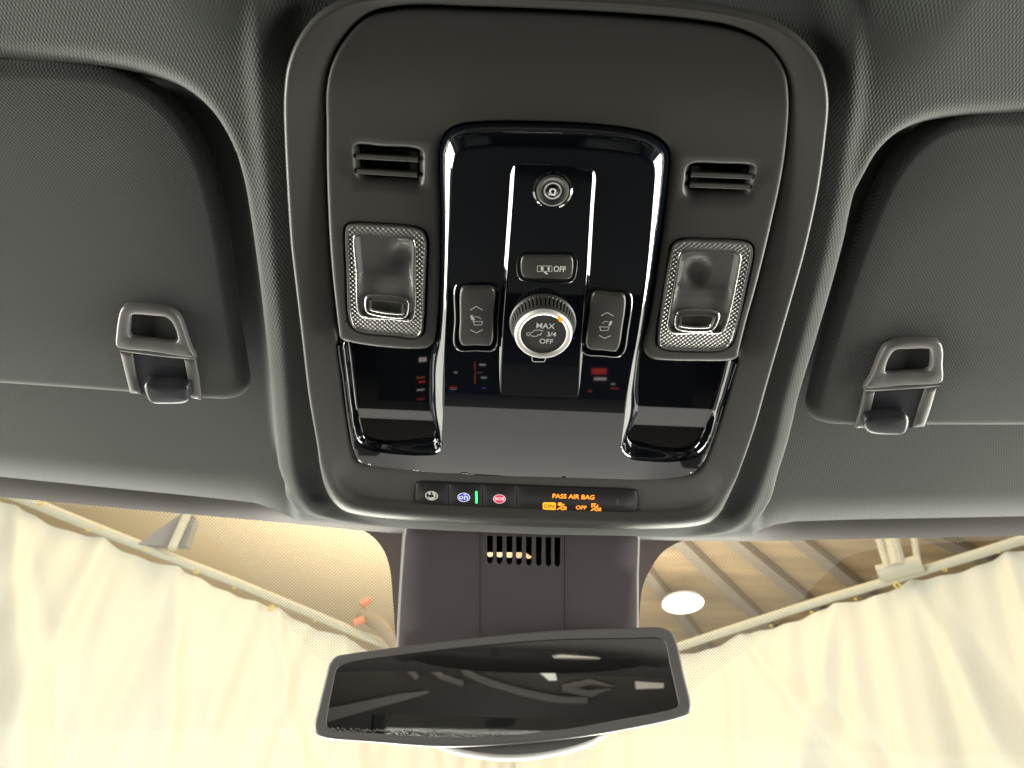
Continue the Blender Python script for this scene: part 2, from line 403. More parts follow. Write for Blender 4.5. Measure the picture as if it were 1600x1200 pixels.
Hh = Hh - 6.0 * np.maximum(0, V - VB) ** 2 * smn((.16 - np.abs(U)) / .05)
OUT = [(443, 140), (442, 169), (445, 253), (453, 382), (455, 400), (470, 525), (482, 625), (495, 700), (500, 738), (507, 769), (519, 791), (535, 804), (560, 811),
       (620, 818), (720, 824), (820, 829), (920, 832), (1014, 833), (1085, 829), (1113, 821), (1128, 807), (1137, 788), (1156, 740), (1180, 672), (1200, 602), (1244, 450), (1258, 400), (1271, 345), (1282, 290), (1292, 215),
       (1297, 152), (1289, 107), (1266, 73), (1215, 42), (1131, 22), (962, 6), (700, -3), (600, -2), (540, 6), (490, 30), (462, 64), (447, 105)]
_op = np.array([(p.x, p.y) for p in crom(PP(OUT, 3 * MM), n=200)])
Hh = Hh - .014 * smn((segdist(q, _op, True).reshape(U.shape) - .003) / .006) * inside(q, _op).reshape(U.shape)
k = (1 - np.clip(dvf / .035, 0, 1)) ** 2.2
Hh = Hh * (1 - k) + hf_edge(U) * k
# soften
for _ in range(3):
    Hh[1:-1, 1:-1] = (Hh[1:-1, 1:-1] * 2 + Hh[:-2, 1:-1] + Hh[2:, 1:-1] + Hh[1:-1, :-2] + Hh[1:-1, 2:]) / 6
g = G(); n = len(us); m_ = len(ts)
g.add([Vector((a, b, c)) for a, b, c in zip(U.ravel(), V.ravel(), Hh.ravel())],
      [(j * n + i, j * n + i + 1, (j + 1) * n + i + 1, (j + 1) * n + i) for j in range(m_ - 1) for i in range(n - 1)])
# the roof lining carries on rearwards over the seats
xs = np.linspace(-.72, .70, 30); ys = np.linspace(.30, 2.6, 40)
g2 = [Vector((x, y, (-.0095 if abs(x) > .2 else -.05) + .05 * max(0, abs(x) - .5) ** 1 + .165 * (y - .3))) for y in ys for x in xs]
g.add(g2, [(j * 30 + i, j * 30 + i + 1, (j + 1) * 30 + i + 1, (j + 1) * 30 + i) for j in range(39) for i in range(29)])
hl = mk('headliner', g, M['headliner'], ang=180, flip=HN); hl['kind'] = 'structure'

# ------------------------------------------------------------------ windscreen
WSL = [(-700, 716, -47), (-300, 748, -47), (0, 771, -45), (200, 790, -45), (458, 813, -45), (620, 830, -42), (845, 838, -42), (1165, 841, -45), (1400, 836, -45), (1600, 832, -45), (1900, 824, -47), (2300, 802, -47)]
wl = [P(x, y, h * MM) for x, y, h in WSL]
wu = [p.x for p in wl]; wv_ = [p.y for p in wl]; wh = [p.z for p in wl]
def hws(u, v): return float(np.interp(u, wu, wh)) + .36 * (float(np.interp(u, wu, wv_)) - v)
def WS(x, y, dh=0.0):
    h = 0.0
    for _ in range(40): p = P(x, y, h); h = .5 * h + .5 * (hws(p.x, p.y) + dh)
    return P(x, y, h)
ws = thing('windscreen', P(845, 838, -42 * MM), 'clear windscreen with dotted black border, below the roof lining', 'windscreen')
g = G(); A = []
for t in np.linspace(0, 1, 24):
    A.append([Vector((u, np.interp(u, wu, wv_) + .006 - t * .82, hws(u, np.interp(u, wu, wv_) + .006 - t * .82))) for u in np.linspace(-.74, .72, 60)])
g.loft(A, False); mk('glass', g, M['glass'], ws, flip=HN)
# header trim between lining and glass
g = G()
a = crom([P(x, y, h * MM) for x, y, h in HEAD], False, n=200); b = crom(wl, False, n=200)
a2 = [p + Vector((0, 0, -.003)) for p in a]
us_ = np.linspace(-.72, .70, 240)
r1 = [Vector((u, float(vf(u)) + .004, float(hf_edge(u)) - .002)) for u in us_]
r2 = [Vector((u, float(np.interp(u, wu, wv_)) - .001, float(np.interp(u, wu, wh)) + .002)) for u in us_]
r0 = [p + Vector((0, .01, -.01)) for p in r1]
g.loft([r0, r1, [p.lerp(q_, .5) + Vector((0, 0, .0025)) for p, q_ in zip(r1, r2)], r2], False)
mk('header_trim', g, M['trim'], ws, ang=60, flip=HN)
# dotted band
def frit():
    m, nt, b, out = NT('dotted_frit')
    tc = nd(nt, 'ShaderNodeTexCoord'); sep = nd(nt, 'ShaderNodeSeparateXYZ'); nt.links.new(tc.outputs['Object'], sep.inputs[0])
    def wv(a, p=1.7 * MM):
        x = nd(nt, 'ShaderNodeMath', operation='MULTIPLY'); x.inputs[1].default_value = math.cos(math.radians(a)) * 2 * math.pi / p
        y = nd(nt, 'ShaderNodeMath', operation='MULTIPLY'); y.inputs[1].default_value = math.sin(math.radians(a)) * 2 * math.pi / p
        nt.links.new(sep.outputs[0], x.inputs[0]); nt.links.new(sep.outputs[1], y.inputs[0])
        s = nd(nt, 'ShaderNodeMath', operation='ADD'); nt.links.new(x.outputs[0], s.inputs[0]); nt.links.new(y.outputs[0], s.inputs[1])
        r = nd(nt, 'ShaderNodeMath', operation='SINE'); nt.links.new(s.outputs[0], r.inputs[0]); return r
    a1, a2 = wv(45), wv(-45)
    s = nd(nt, 'ShaderNodeMath', operation='ADD'); nt.links.new(a1.outputs[0], s.inputs[0]); nt.links.new(a2.outputs[0], s.inputs[1])
    gt = nd(nt, 'ShaderNodeMapRange'); gt.inputs[1].default_value = .1; gt.inputs[2].default_value = .7
    gt.inputs[3].default_value = 0; gt.inputs[4].default_value = .38; nt.links.new(s.outputs[0], gt.inputs[0])
    b.inputs['Base Color'].default_value = (.85, .80, .68, 1); b.inputs['Roughness'].default_value = .6
    tr = nd(nt, 'ShaderNodeBsdfTransparent'); ms = nd(nt, 'ShaderNodeMixShader')
    nt.links.new(gt.outputs[0], ms.inputs[0]); nt.links.new(tr.outputs[0], ms.inputs[1]); nt.links.new(b.outputs[0], ms.inputs[2])
    nt.links.new(ms.outputs[0], out.inputs[0]); return m
M['frit'] = frit()
lo = [(-300, 757), (-100, 773), (0, 781), (60, 788), (200, 799), (255, 807), (300, 823), (350, 853), (385, 890), (430, 950), (480, 1010), (540, 1060), (620, 1110), (760, 1175), (900, 1185),
      (1000, 1140), (1090, 1070), (1160, 1020), (1240, 950), (1290, 897), (1325, 870), (1375, 857), (1450, 850), (1600, 843), (1800, 836), (2000, 830)]
up = [(x, y - 4) for x, y, h in WSL if -300 <= x <= 1900][::-1]
outl = crom([WS(x, y, .0015) for x, y in lo], False, n=160) + [WS(x, y, .0015) for x, y in up]
g = G().sheet(outl, hf=lambda u, v: hws(u, v) + .0015, step=.02); mk('dotted_border', g, M['frit'], ws, flip=HN)
sol = crom([WS(x, y, .003) for x, y in [(470, 803), (546, 820), (575, 833), (596, 854), (608, 883), (615, 950), (620, 1004), (640, 1050), (800, 1060), (975, 1050), (994, 1000), (998, 974), (1004, 918), (1016, 890), (1036, 862), (1072, 843), (1165, 828), (820, 815)]], n=160)
hole = [WS(x, y, .003) for x, y in [(752, 861), (818, 861), (862, 893), (862, 900), (752, 900)]]
g = G().sheet(sol, [hole], hf=lambda u, v: hws(u, v) + .003); mk('opaque_border', g, M['ceramic'], ws, flip=HN)

# ------------------------------------------------------------------ sensor cover behind the mirror
DC = .030
cov = thing('sensor_cover', WS(810, 900, DC), 'dark plastic sensor cover with eight vertical slots above the mirror', 'sensor cover')
face = [(637, 826), (634, 845), (630, 900), (624, 1000), (622, 1062), (800, 1070), (993, 1062), (994, 1000), (994, 900), (996, 845), (992, 830), (820, 826)]
fo = []
for a, b in zip(face, face[1:] + face[:1]):
    pa, pb = WS(*a, DC), WS(*b, DC)
    for k in range(10): fo.append(pa.lerp(pb, k / 10))
slots = []
for i, x in enumerate([765.5, 780.5, 796, 811, 826.5, 842, 857, 871]):
    y0, y1 = 837 + i * .4, 881 + i * .7
    slots.append([WS(px, py, DC) for px, py in [(x - 4.6, y0), (x + 4.6, y0), (x + 4.4, y1 - 2), (x + 2.5, y1), (x - 2.5, y1), (x - 4.4, y1 - 2)]])
hc = lambda u, v: hws(u, v) + DC
g = G().sheet(fo, slots, hf=hc, step=.012)
rim = fo
rings = [rim, addh(inset(rim, -.0012), -.0009), addh(inset(rim, -.0022), -.003), addh(inset(rim, -.004), -DC + .004)]
g.loft(rings)
for s_ in slots: g.loft([s_, addh(s_, -.006)])
mk('cover_shell', g, M['cover'], cov, flip=HN)
for px in (750, 882):
    g = G().stroke([WS(px, y, DC + .0004) for y in np.linspace(832, 1050, 14)], .0005)
    mk('seam', g, M['gap'], cov, flip=HN)
g = G().add([WS(750, 828, .014), WS(890, 828, .014), WS(890, 863, .014), WS(750, 863, .014)], [(0, 1, 2, 3)])
mk('slot_backing', g, M['gap'], cov, flip=HN)

# ------------------------------------------------------------------ overhead console
con = thing('overhead_console', P(845, 500, 0), 'grey and gloss black overhead console with knob, switches and two map lights', 'overhead console')
INN = [(507, 197), (508, 280), (514, 400), (522, 490), (530, 560), (540, 640), (551, 702), (560, 722), (580, 730), (652, 738), (737, 745), (880, 749), (1037, 751), (1082, 743), (1100, 724), (1118, 679), (1136, 626), (1154, 560), (1163, 524), (1181, 461), (1197, 400),
       (1211, 340), (1223, 285), (1232, 225), (1236, 152), (1230, 112), (1204, 73), (1159, 51), (1103, 40), (962, 28), (737, 18), (625, 16), (569, 28), (535, 62), (515, 101), (507, 140)]
NB = 420
ro = crom(PP(OUT, 3 * MM), n=NB); ri = crom(PP(INN, 1 * MM), n=NB * 4)
# match each outer point with the nearest inner point, kept in order
c0 = P(845, 440, 0)
def angmatch(o, i_):
    ia = np.array([math.atan2((p.y - c0.y), (p.x - c0.x)) for p in i_]); res = []
    for p in o:
        a = math.atan2((p.y - c0.y), (p.x - c0.x)); k = int(np.argmin(np.abs((ia - a + math.pi) % (2 * math.pi) - math.pi))); res.append(i_[k].copy())
    return res
ri2 = angmatch(ro, ri)
def hrim(u, v): return 3.5 * MM
vb0, vb1 = P(840, 720, 0).y, P(840, 800, 0).y
def wbf(v): return sm((vb0 - v) / (vb0 - vb1))
def lip(off, hs, hb): return [Vector((p.x, p.y, (hs * (1 - wbf(p.y)) + hb * wbf(p.y)) * MM)) for p in inset(ro, off)]
rings = [seth(inset(ro, -.0005), -9 * MM), lip(0, 1.5, -.6), lip(.0006, 2.7, .2), lip(.0016, 3.2, .8)]
core = inset(ro, .0016)
vb0, vb1 = P(840, 720, 0).y, P(840, 800, 0).y
def bprof(t, wb):
    side = np.interp(t, [0, .5, .8, .93, 1], [3.3, 1.9, .9, .2, -.9])
    bot = np.interp(t, [0, .06, .14, .20, .24, .28, .34, .4, 1], [.8, 1.7, 2.9, 3.3, 3.1, 2.2, -.7, -.9, -.9])
    return (side * (1 - wb) + bot * wb) * MM
for t in (.06, .14, .22, .28, .34, .4, .5, .6, .7, .8, .87, .93, 1.0):
    rings.append([Vector((a.x + (b.x - a.x) * t, a.y + (b.y - a.y) * t, bprof(t, sm((vb0 - (a.y + b.y) / 2) / (vb0 - vb1))))) for a, b in zip(core, ri2)])
rings.append(seth(ri2, -8 * MM))
rings = [[Vector((p.x, p.y, p.z + bend(p.y))) for p in r] for r in rings]
g = G().loft(rings); mk('bezel', g, M['console2'], con, ang=50, flip=HN)

# gloss black column outlines
C0 = [(688, 239), (691, 223), (701, 206), (720, 198), (751, 194), (846, 194), (941, 199), (1001, 208), (1024, 217), (1041, 232), (1045, 246), (1043, 275), (1035, 350), (1024, 430), (1012, 505), (1003, 545), (997, 600), (995, 648), (972, 696)]
C0 = [(689, 692), (672, 636), (671, 590), (673, 556), (681, 530), (686, 490), (689, 430), (690, 330)] + C0
C1 = [(690, 694), (693, 660), (695, 600), (697, 530), (700, 470), (703, 400), (706, 330), (710, 258), (712, 247), (720, 237), (751, 231), (832, 230), (917, 235), (977, 241), (1005, 247), (1017, 254), (1021, 265), (1017, 322), (1011, 400), (1003, 470), (992, 540), (985, 575), (978, 620), (971, 680), (970, 697)]
v_hi = P(840, 615, 8 * MM).y; v_lo = P(840, 745, 1 * MM).y
def hC(u, v):
    t = max(0, min(1.05, (v_hi - v) / (v_hi - v_lo)))
    hc_ = 8.0 - 7.0 * t ** 1.6
    return hc_ * MM
def PH(x, y, hf):
    h = 5 * MM
    for _ in range(25): p = P(x, y, h); h = hf(p.x, p.y)
    return P(x, y, h)
# matte panel (arch round the column with two legs)
vtop, vbot = P(840, 60, 2 * MM).y, P(840, 540, 7 * MM).y
def hM(u, v):
    t = (vtop - v) / (vtop - vbot)
    return (1.2 + 5.0 * sm(t)) * MM + bend(v)
PAN = [(509, 197), (510, 280), (516, 400), (524, 480), (529, 520), (531, 530), (538, 534), (571, 541), (619, 546), (652, 547), (668, 545), (678, 536), (682, 520), (685, 490), (688, 430), (689, 330), (687, 245), (690, 221), (700, 204), (720, 195), (751, 191), (846, 191), (941, 196), (1001, 205), (1026, 214), (1044, 230), (1048, 246), (1046, 275), (1038, 350), (1027, 430), (1014, 505),
       (1005, 538), (1008, 553), (1018, 562), (1040, 565), (1087, 566), (1140, 565), (1153, 560), (1156, 548), (1168, 500), (1180, 458), (1195, 400), (1209, 340), (1221, 285), (1230, 225), (1234, 152), (1228, 113), (1202, 75), (1158, 53), (1103, 42), (962, 30), (737, 20), (625, 18), (571, 30), (537, 64), (517, 102), (509, 140)]
LO = [(539, 361), (541, 354), (547, 350), (596, 351), (649, 356), (661, 361), (667, 374), (666, 426), (663, 502), (660, 521), (651, 528), (615, 525), (567, 520), (553, 514), (545, 499), (541, 426)]
LI = [(553, 368), (557, 366), (600, 368), (642, 371), (648, 378), (649, 426), (647, 495), (642, 501), (615, 499), (567, 495), (560, 489), (556, 426)]
LB = [(571, 463), (577, 460), (632, 465), (639, 470), (637, 493), (632, 497), (577, 490), (571, 485)]
ROo = [(1047, 394), (1052, 381), (1065, 375), (1108, 375), (1165, 378), (1174, 383), (1177, 394), (1169, 437), (1152, 513), (1143, 537), (1130, 547), (1087, 549), (1039, 546), (1029, 541), (1027, 531), (1032, 481)]
RI_ = [(1061, 398), (1068, 391), (1110, 391), (1152, 394), (1158, 400), (1156, 416), (1134, 511), (1128, 519), (1087, 520), (1050, 520), (1043, 513), (1045, 492), (1056, 427)]
RB_ = [(1055, 492), (1061, 485), (1121, 486), (1125, 492), (1118, 511), (1110, 517), (1061, 516), (1054, 511)]
VL = [(554, 228), (600, 229), (650, 232), (660, 238), (661, 250), (660, 282), (657, 290), (640, 290), (600, 287), (565, 282), (556, 272), (553, 250)]
VR = [(1074, 262), (1082, 256), (1130, 256), (1176, 259), (1181, 264), (1176, 285), (1168, 303), (1150, 307), (1110, 308), (1076, 307), (1070, 300), (1071, 280)]
def outl2(px, hf, step=.9 * MM): return crom([PH(x, y, hf) for x, y in px], step=step)
pan = outl2(PAN, hM, 1.2 * MM)
lightL, lightR, ventL, ventR = (outl2(o, hM, .9 * MM) for o in (LO, ROo, VL, VR))
offL, offR, ofvL, ofvR = (inset(o, -.0011) for o in (lightL, lightR, ventL, ventR))
pin = inset(pan, .0035)
g = G()
prof = [(.0, -9.0), (.0, -1.6), (.0003, -.8), (.0010, -.25), (.0020, -.05)]
g.loft([[Vector((p.x, p.y, hM(p.x, p.y) + dh * MM)) for p in inset(pan, i_)] for i_, dh in prof] + [seth(pin, hM)])
g.sheet(pin, [offL, offR, ofvL, ofvR], hf=hM, step=5 * MM)
for o in (offL, offR):
    g.loft([o, addh(inset(o, .0004), -.0006), addh(inset(o, .0005), -.006)])
for o in (ofvL, ofvR):
    g.loft([seth(o, hM), addh(seth(inset(o, .0010), hM), -.0006), addh(seth(inset(o, .0030), hM), -.0045)])
mk('matte_panel', g, M['console'], con, ang=40, flip=HN)

# vents: two louvre blades and a dark grille floor
def louvre(ol, opening, blades):
    base = inset(ol, .0030)
    g = G(); inner = [PH(x, y, lambda u, v: hM(u, v) - .0045) for x, y in opening]
    g.sheet(addh(seth(base, hM), -.0045), [inner], hf=lambda u, v: hM(u, v) - .0045)
    g.loft([inner, addh(inner, -.006)])
    v = mk('vent', g, M['console'], con, ang=40, flip=HN)
    g = G().fan(addh(inner, -.0055)); mk('grille', g, M['gap'], v, flip=HN)
    for (xa, ya, xb, yb) in blades:
        f = lambda u, v: hM(u, v) - .0005
        a, b = PH(xa, ya, f), PH(xb, yb, f); e = Vector((0, .0011, 0)); g = G()
        def sec(p): return [p + e, p + Vector((0, .0007, .0003)), p + Vector((0, -.0007, .0003)), p - e, p + Vector((0, -.0016, -.0042)), p + Vector((0, .0004, -.0042))]
        g.loft([sec(a), sec(b)], True, True, True); mk('louvre', g, M['console2'], v, ang=25)
louvre(ventL, [(567, 232), (640, 236), (641, 283), (572, 281), (567, 276)], [(557, 244.5, 653, 249.5), (557, 267.5, 652, 273.5)])
louvre(ventR, [(1093, 259), (1166, 263), (1160, 303), (1092, 303)], [(1080, 272.5, 1176, 276.5), (1078, 289, 1172, 292.5)])

# gloss black body
TL_pocket = [(690, 694), (689, 703), (682, 710), (660, 712), (630, 711), (600, 708), (572, 702), (559, 694), (551, 672), (545, 640), (540, 600), (534, 552), (532, 540)]
TR_pocket = [(1149, 566), (1140, 600), (1126, 645), (1112, 685), (1101, 705), (1086, 716), (1050, 722), (1010, 721), (985, 717), (974, 708), (970, 697)]
GOUT = [(529, 540), (531, 560), (536, 591), (545, 662), (554, 706), (562, 721), (578, 727), (652, 736), (737, 742), (880, 746), (1037, 748), (1080, 740), (1097, 724), (1116, 679), (1132, 626), (1151, 567)]
def hT(u, v):
    h = hC(u, v); sd = sm((abs(u) - .056) / .03); return h * (1 - sd) + min(h, .8 * MM) * sd
c1 = crom([PH(x, y, hT) for x, y in C1], False, step=1.2 * MM)
tl = crom([PH(x, y, hT) for x, y in TL_pocket], False, step=1.2 * MM)
tr = crom([PH(x, y, hT) for x, y in TR_pocket], False, step=1.2 * MM)
go = crom([PH(x, y, hT) for x, y in GOUT], False, step=1.2 * MM)
loop = c1[::-1][:-1] + tl[:-1] + go[:-1] + tr[:-1]      # top outline, right column side -> left -> pockets -> lip
# rails: raised centre strip runs over this sheet
g = G().sheet(loop, hf=hT, step=1.6 * MM)
# lip wall round the outside
gi = go; g.loft([go, addh(inset(go, -.0006, False) if area2(loop) > 0 else inset(go, .0006, False), -.0006), addh(go, -.008)], False)
# column bevel
def hC0(x, y):
    t = sm((y - 240) / 260.0); h = 2.0 * (1 - t) - 4.0 * t
    if y > 630: h = h + (hT(0, P(x, y, 4 * MM).y) / MM - h) * sm((y - 630) / 62.0)
    return h * MM
def c1z(p):
    k_ = min(range(len(c1)), key=lambda i: (c1[i].x - p.x) ** 2 + (c1[i].y - p.y) ** 2); w_ = math.hypot(c1[k_].x - p.x, c1[k_].y - p.y)
    return c1[k_].z - min(.80 * w_, .0062)
cz = [P(x, y, 3 * MM) for x, y in C0]
for _ in range(4): cz = [P(x, y, c1z(p)) for (x, y), p in zip(C0, cz)]
b0 = crom(cz, False, n=len(c1))
rr = []
for t, bu in ((0, 0), (.07, .25), (.16, .35), (.5, .2), (1, 0)):
    rr.append([a.lerp(b, t) + Vector((0, 0, bu * MM)) for a, b in zip(c1, b0)])
g.loft(rr, False); g.loft([b0, addh(b0, -.006)], False)
body = mk('gloss_panel', g, M['gloss'], con, ang=60, flip=HN)
# pocket trays either side
vql0, vql1 = P(620, 640, -4 * MM).y, P(620, 655, -4 * MM).y
vq0, vq1 = P(840, 628, -3 * MM).y, P(840, 660, -3 * MM).y
def pocket(poly, edge):
    e = np.array([(p.x, p.y) for p in edge])
    def hf(u, v):
        d = segdist(np.array([[u, v]]), e, False)[0]; k = sm(d / .0045)
        if u < 0: fl = (-3.4 - 1.1 * max(0, min(1, (vql0 - v) / (vql0 - vql1)))) * MM
        else: fl = (-2.6 - 2.4 * max(0, min(1, (vq0 - v) / (vq0 - vq1)))) * MM
        return hT(u, v) * (1 - k) + fl * k
    return G().sheet(poly, hf=hf, step=.7 * MM)
polyL = tl + [P(x, y, -4 * MM) for x, y in [(530, 525), (684, 520), (676, 556), (671, 590), (672, 636), (684, 678)]]
polyR = tr + [P(x, y, -4 * MM) for x, y in [(985, 672), (995, 648), (997, 600), (1003, 535), (1080, 540), (1152, 540)]]
for pl, ed in ((polyL, tl), (polyR, tr)):
    mk('gloss_tray', pocket(pl, ed), M['gloss'], con, ang=60, flip=HN)
# raised centre strip between the rails
STR = [(806, 258), (850, 260), (900, 263), (925, 268), (921, 330), (916, 420), (910, 500), (906, 560), (903, 640), (905, 715), (778, 715), (781, 640), (783, 580), (788, 500), (796, 400), (802, 320)]
v6, v7 = P(840, 500, 8 * MM).y, P(840, 655, 7 * MM).y; v25, v28 = P(860, 250, 8 * MM).y, P(860, 290, 8 * MM).y
def hS(u, v): return hC(u, v) + (2.3 * sm((v - v7) / (v6 - v7)) * sm((v25 - v) / (v25 - v28) * 1.2 + .15) - .35 - .5 * sm((v6 - v) / (v6 - v7) - .6)) * MM
st = [PH(x, y, hS) for x, y in STR]; st = resample(st, True, step=1.2 * MM)
g = G(); pr = [(-.0022, -2.2), (-.0006, -.5), (-.0002, -.15), (.0004, -.03)]
g.loft([[Vector((p.x, p.y, hS(p.x, p.y) + dh * MM)) for p in inset(st, i_)] for i_, dh in pr])
g.sheet(seth(inset(st, .0004), hS), hf=hS, step=1.6 * MM)
mk('centre_strip', g, M['gloss'], con, ang=60, flip=HN)

# rounded block helper: an outline raised above a surface function
def block(name, px, hf, top, mat_, parent, r=.0008, step=.7 * MM, well=None, dome=0, dense=None):
    o = crom([PH(x, y, lambda u, v: hf(u, v) + top) for x, y in px], step=step)
    g = G(); rings = [addh(o, -top - .003), addh(o, -r)]
    for k in (.4, .75, 1.0):
        a = k * math.pi / 2; rings.append(addh(inset(o, r * (1 - math.cos(a))), -r * (1 - math.sin(a))))
    rings = [seth(x, (lambda dz: (lambda u, v: hf(u, v) + dz))(x[0].z - hf(x[0].x, x[0].y))) if False else x for x in rings]
    g.loft(rings, True)
    cap = rings[-1]
    g.sheet(cap, hf=(lambda u, v: hf(u, v) + top), step=dense)
    return mk(name, g, mat_, parent, ang=50, flip=HN), o

# map lights
def map_light(lo, lin, lbt, ol):
    hs = lambda u, v: hM(u, v)
    g = G()
    i1 = crom([PH(x, y, hs) for x, y in lin], n=len(ol)); i1 = angm(ol, crom([PH(x, y, hs) for x, y in lin], n=600))
    rings = [addh(inset(ol, .0002), -.005), addh(inset(ol, .0002), .0000), addh(inset(ol, .0006), .0007), addh(inset(ol, .0013), .0007), addh(inset(ol, .0016), .0002)]
    lampo = mk('map_light', G().loft(rings), M['rimclear'], con, ang=40, flip=HN)
    i_o = inset(ol, .0016)
    g = G().loft([addh(i_o, .0002), addh([a.lerp(b, .97) for a, b in zip(i_o, i1)], .0002)]); mk('knurled_rim', g, M['knurl'], lampo, flip=HN)
    ii = [a.lerp(b, .97) for a, b in zip(i_o, i1)]
    g = G().loft([addh(ii, .0002), addh(inset(ii, .0004), .0008), addh(inset(ii, .0010), .0008), addh(inset(ii, .0013), .0001)]); mk('window_frame', g, M['rimclear'], lampo, ang=60, flip=HN)
    jj = inset(ii, .0013)
    g = G().sheet(addh(jj, .0001), hf=lambda u, v: hM(u, v) + .0001); mk('lens', g, M['lens'], lampo, flip=HN)
    # reflector bowl behind the lens: sloping floor with a step and a bulb well
    us_, vs_ = [p.x for p in jj], [p.y for p in jj]; vm = (min(vs_) + max(vs_)) / 2; hv_ = (max(vs_) - min(vs_)) / 2
    um = (min(us_) + max(us_)) / 2
    def hr(u, v):
        t = (v - vm) / hv_
        h = hM(u, v) - .0034 + .0012 * sm((.15 - t) * 6) + .0008 * sm((-.05 - t) * 8)
        d = math.hypot((u - um - (-.004 if um > 0 else .008)) / .006, (v - vm - hv_ * .45) / .007)
        return h - .0025 * math.exp(-d ** 4)
    g = G().loft([addh(jj, -.0002), seth(inset(jj, .0015), hr)]); g.sheet(seth(inset(jj, .0015), hr), hf=hr, step=1.2 * MM)
    mk('reflector', g, M['reflector'], lampo, ang=60, flip=HN)
    # clear push button: raised ridge outline
    bo = crom([PH(x, y, hs) for x, y in lbt], step=.6 * MM)
    g = G().loft([addh(bo, .0001), addh(inset(bo, .0003), .0011), addh(inset(bo, .0009), .0013), addh(inset(bo, .0012), .0006), addh(inset(bo, .0022), .0006), addh(inset(bo, .0026), .0010), addh(inset(bo, .0032), .0010), addh(inset(bo, .0035), .0003)])
    mk('push_button', g, M['rimclear'], lampo, ang=60, flip=HN)
    g = G().sheet(addh(inset(bo, .0035), .0003)); mk('push_button_face', g, M['lens'], lampo, flip=HN)
def angm(o, i_):
    cx = sum(p.x for p in o) / len(o); cy = sum(p.y for p in o) / len(o)
    ia = np.array([math.atan2(p.y - cy, p.x - cx) for p in i_])
    return [i_[int(np.argmin(np.abs((ia - math.atan2(p.y - cy, p.x - cx) + math.pi) % (2 * math.pi) - math.pi)))].copy() for p in o]
map_light(LO, LI, LB, lightL); map_light(ROo, RI_, RB_, lightR)

# microphone / camera eye
cc = PH(863.5, 297, hS); hc0 = cc.z
g = G().lathe(cc, [(.0086, hc0 - .002), (.0086, hc0 + .0004), (.0078, hc0 + .0010), (.0072, hc0 + .0006)], cap=False)
eye = mk('camera_eye', g, M['gloss'], con, flip=HN)
g = G().lathe(cc, [(.0072, hc0 + .0004), (.0070, hc0 + .0012), (.0062, hc0 + .0016), (.0045, hc0 + .0008), (.0040, hc0 + .0006)], cap=False); mk('eye_ring', g, M['button'], eye, flip=HN)
g = G().lathe(cc, [(.0040, hc0 + .0006), (.0038, hc0 + .0011), (.0033, hc0 + .0011), (.0030, hc0 + .0004)], cap=False); mk('eye_ring', g, M['grey'], eye, flip=HN)
g = G().lathe(cc, [(.0030, hc0 + .0004), (.0020, hc0 + .0012), (.0009, hc0 + .0016)]); mk('lens', g, M['gloss'], eye, flip=HN)
g = G().lathe(cc, [(.0015, hc0 + .0015), (.0014, hc0 + .0019), (.0009, hc0 + .0019), (.0008, hc0 + .0016)], cap=False); mk('eye_ring', g, M['grey'], eye, flip=HN)

# dome lamp OFF button
def well(px, hf, parent, top=.0004, wd=.0009):
    o = crom([PH(x, y, hf) for x, y in px], step=.7 * MM)
    g = G().loft([addh(inset(o, -wd), .00005), addh(inset(o, -wd * .5), top), addh(o, top), addh(inset(o, .0003), -.0005)])
    return mk('switch_surround', g, M['gloss'], parent, ang=70, flip=HN)
OFFB = [(815, 404), (819, 401), (855, 400), (891, 401), (895, 405), (894, 431), (890, 436), (855, 436), (820, 434), (815, 429)]
ob, oo = block('dome_lamp_button', OFFB, hS, .0015, M['button'], con, r=.0009)
well([(812, 403), (817, 398), (855, 397), (893, 398), (898, 404), (896, 433), (891, 439), (855, 439), (818, 437), (812, 431)], hS, con)
def S(pts, hf, off): return [PH(x, y, lambda u, v: hf(u, v) + off) for x, y in pts]
def icon(name, strokes, hf, off, mat_, parent, wd=.00045):
    g = G()
    for s_ in strokes:
        cl = s_[0] == 'c'; pts = s_[1] if isinstance(s_[0], str) else s_
        w_ = s_[2] if isinstance(s_[0], str) and len(s_) > 2 else wd
        g.stroke(S(pts, hf, off), w_, cl)
    return mk(name, g, mat_, parent, flip=HN)
def blob(name, polys, hf, off, mat_, parent):
    g = G()
    for p in polys: g.fan(S(p, hf, off))
    return mk(name, g, mat_, parent, flip=HN)
Z1 = lambda z, ox, oy, k: [(ox + x * k, oy + y * k) for x, y in z]
z2 = lambda pts: [(680 + x * .2375, 380 + y * .2375) for x, y in pts]
text('lettering', 'OFF', PH(874.5, 421, lambda u, v: hS(u, v) + .0016), .0042, hS(0, PH(874, 421, hS).y) + .00158, M['white'], ob, bold=.00005, sx=.78)
icon('symbol', [('c', z2([(672, 150), (768, 150), (768, 186), (672, 186)]))], hS, .00158, M['white'], ob, .00022)
blob('symbol', [z2([(696, 155), (712, 155), (712, 180), (696, 180)]), z2([(740, 155), (752, 155), (752, 180), (740, 180)]), z2([(706, 184), (720, 184), (742, 200), (734, 208)])], hS, .00158, M['white'], ob)

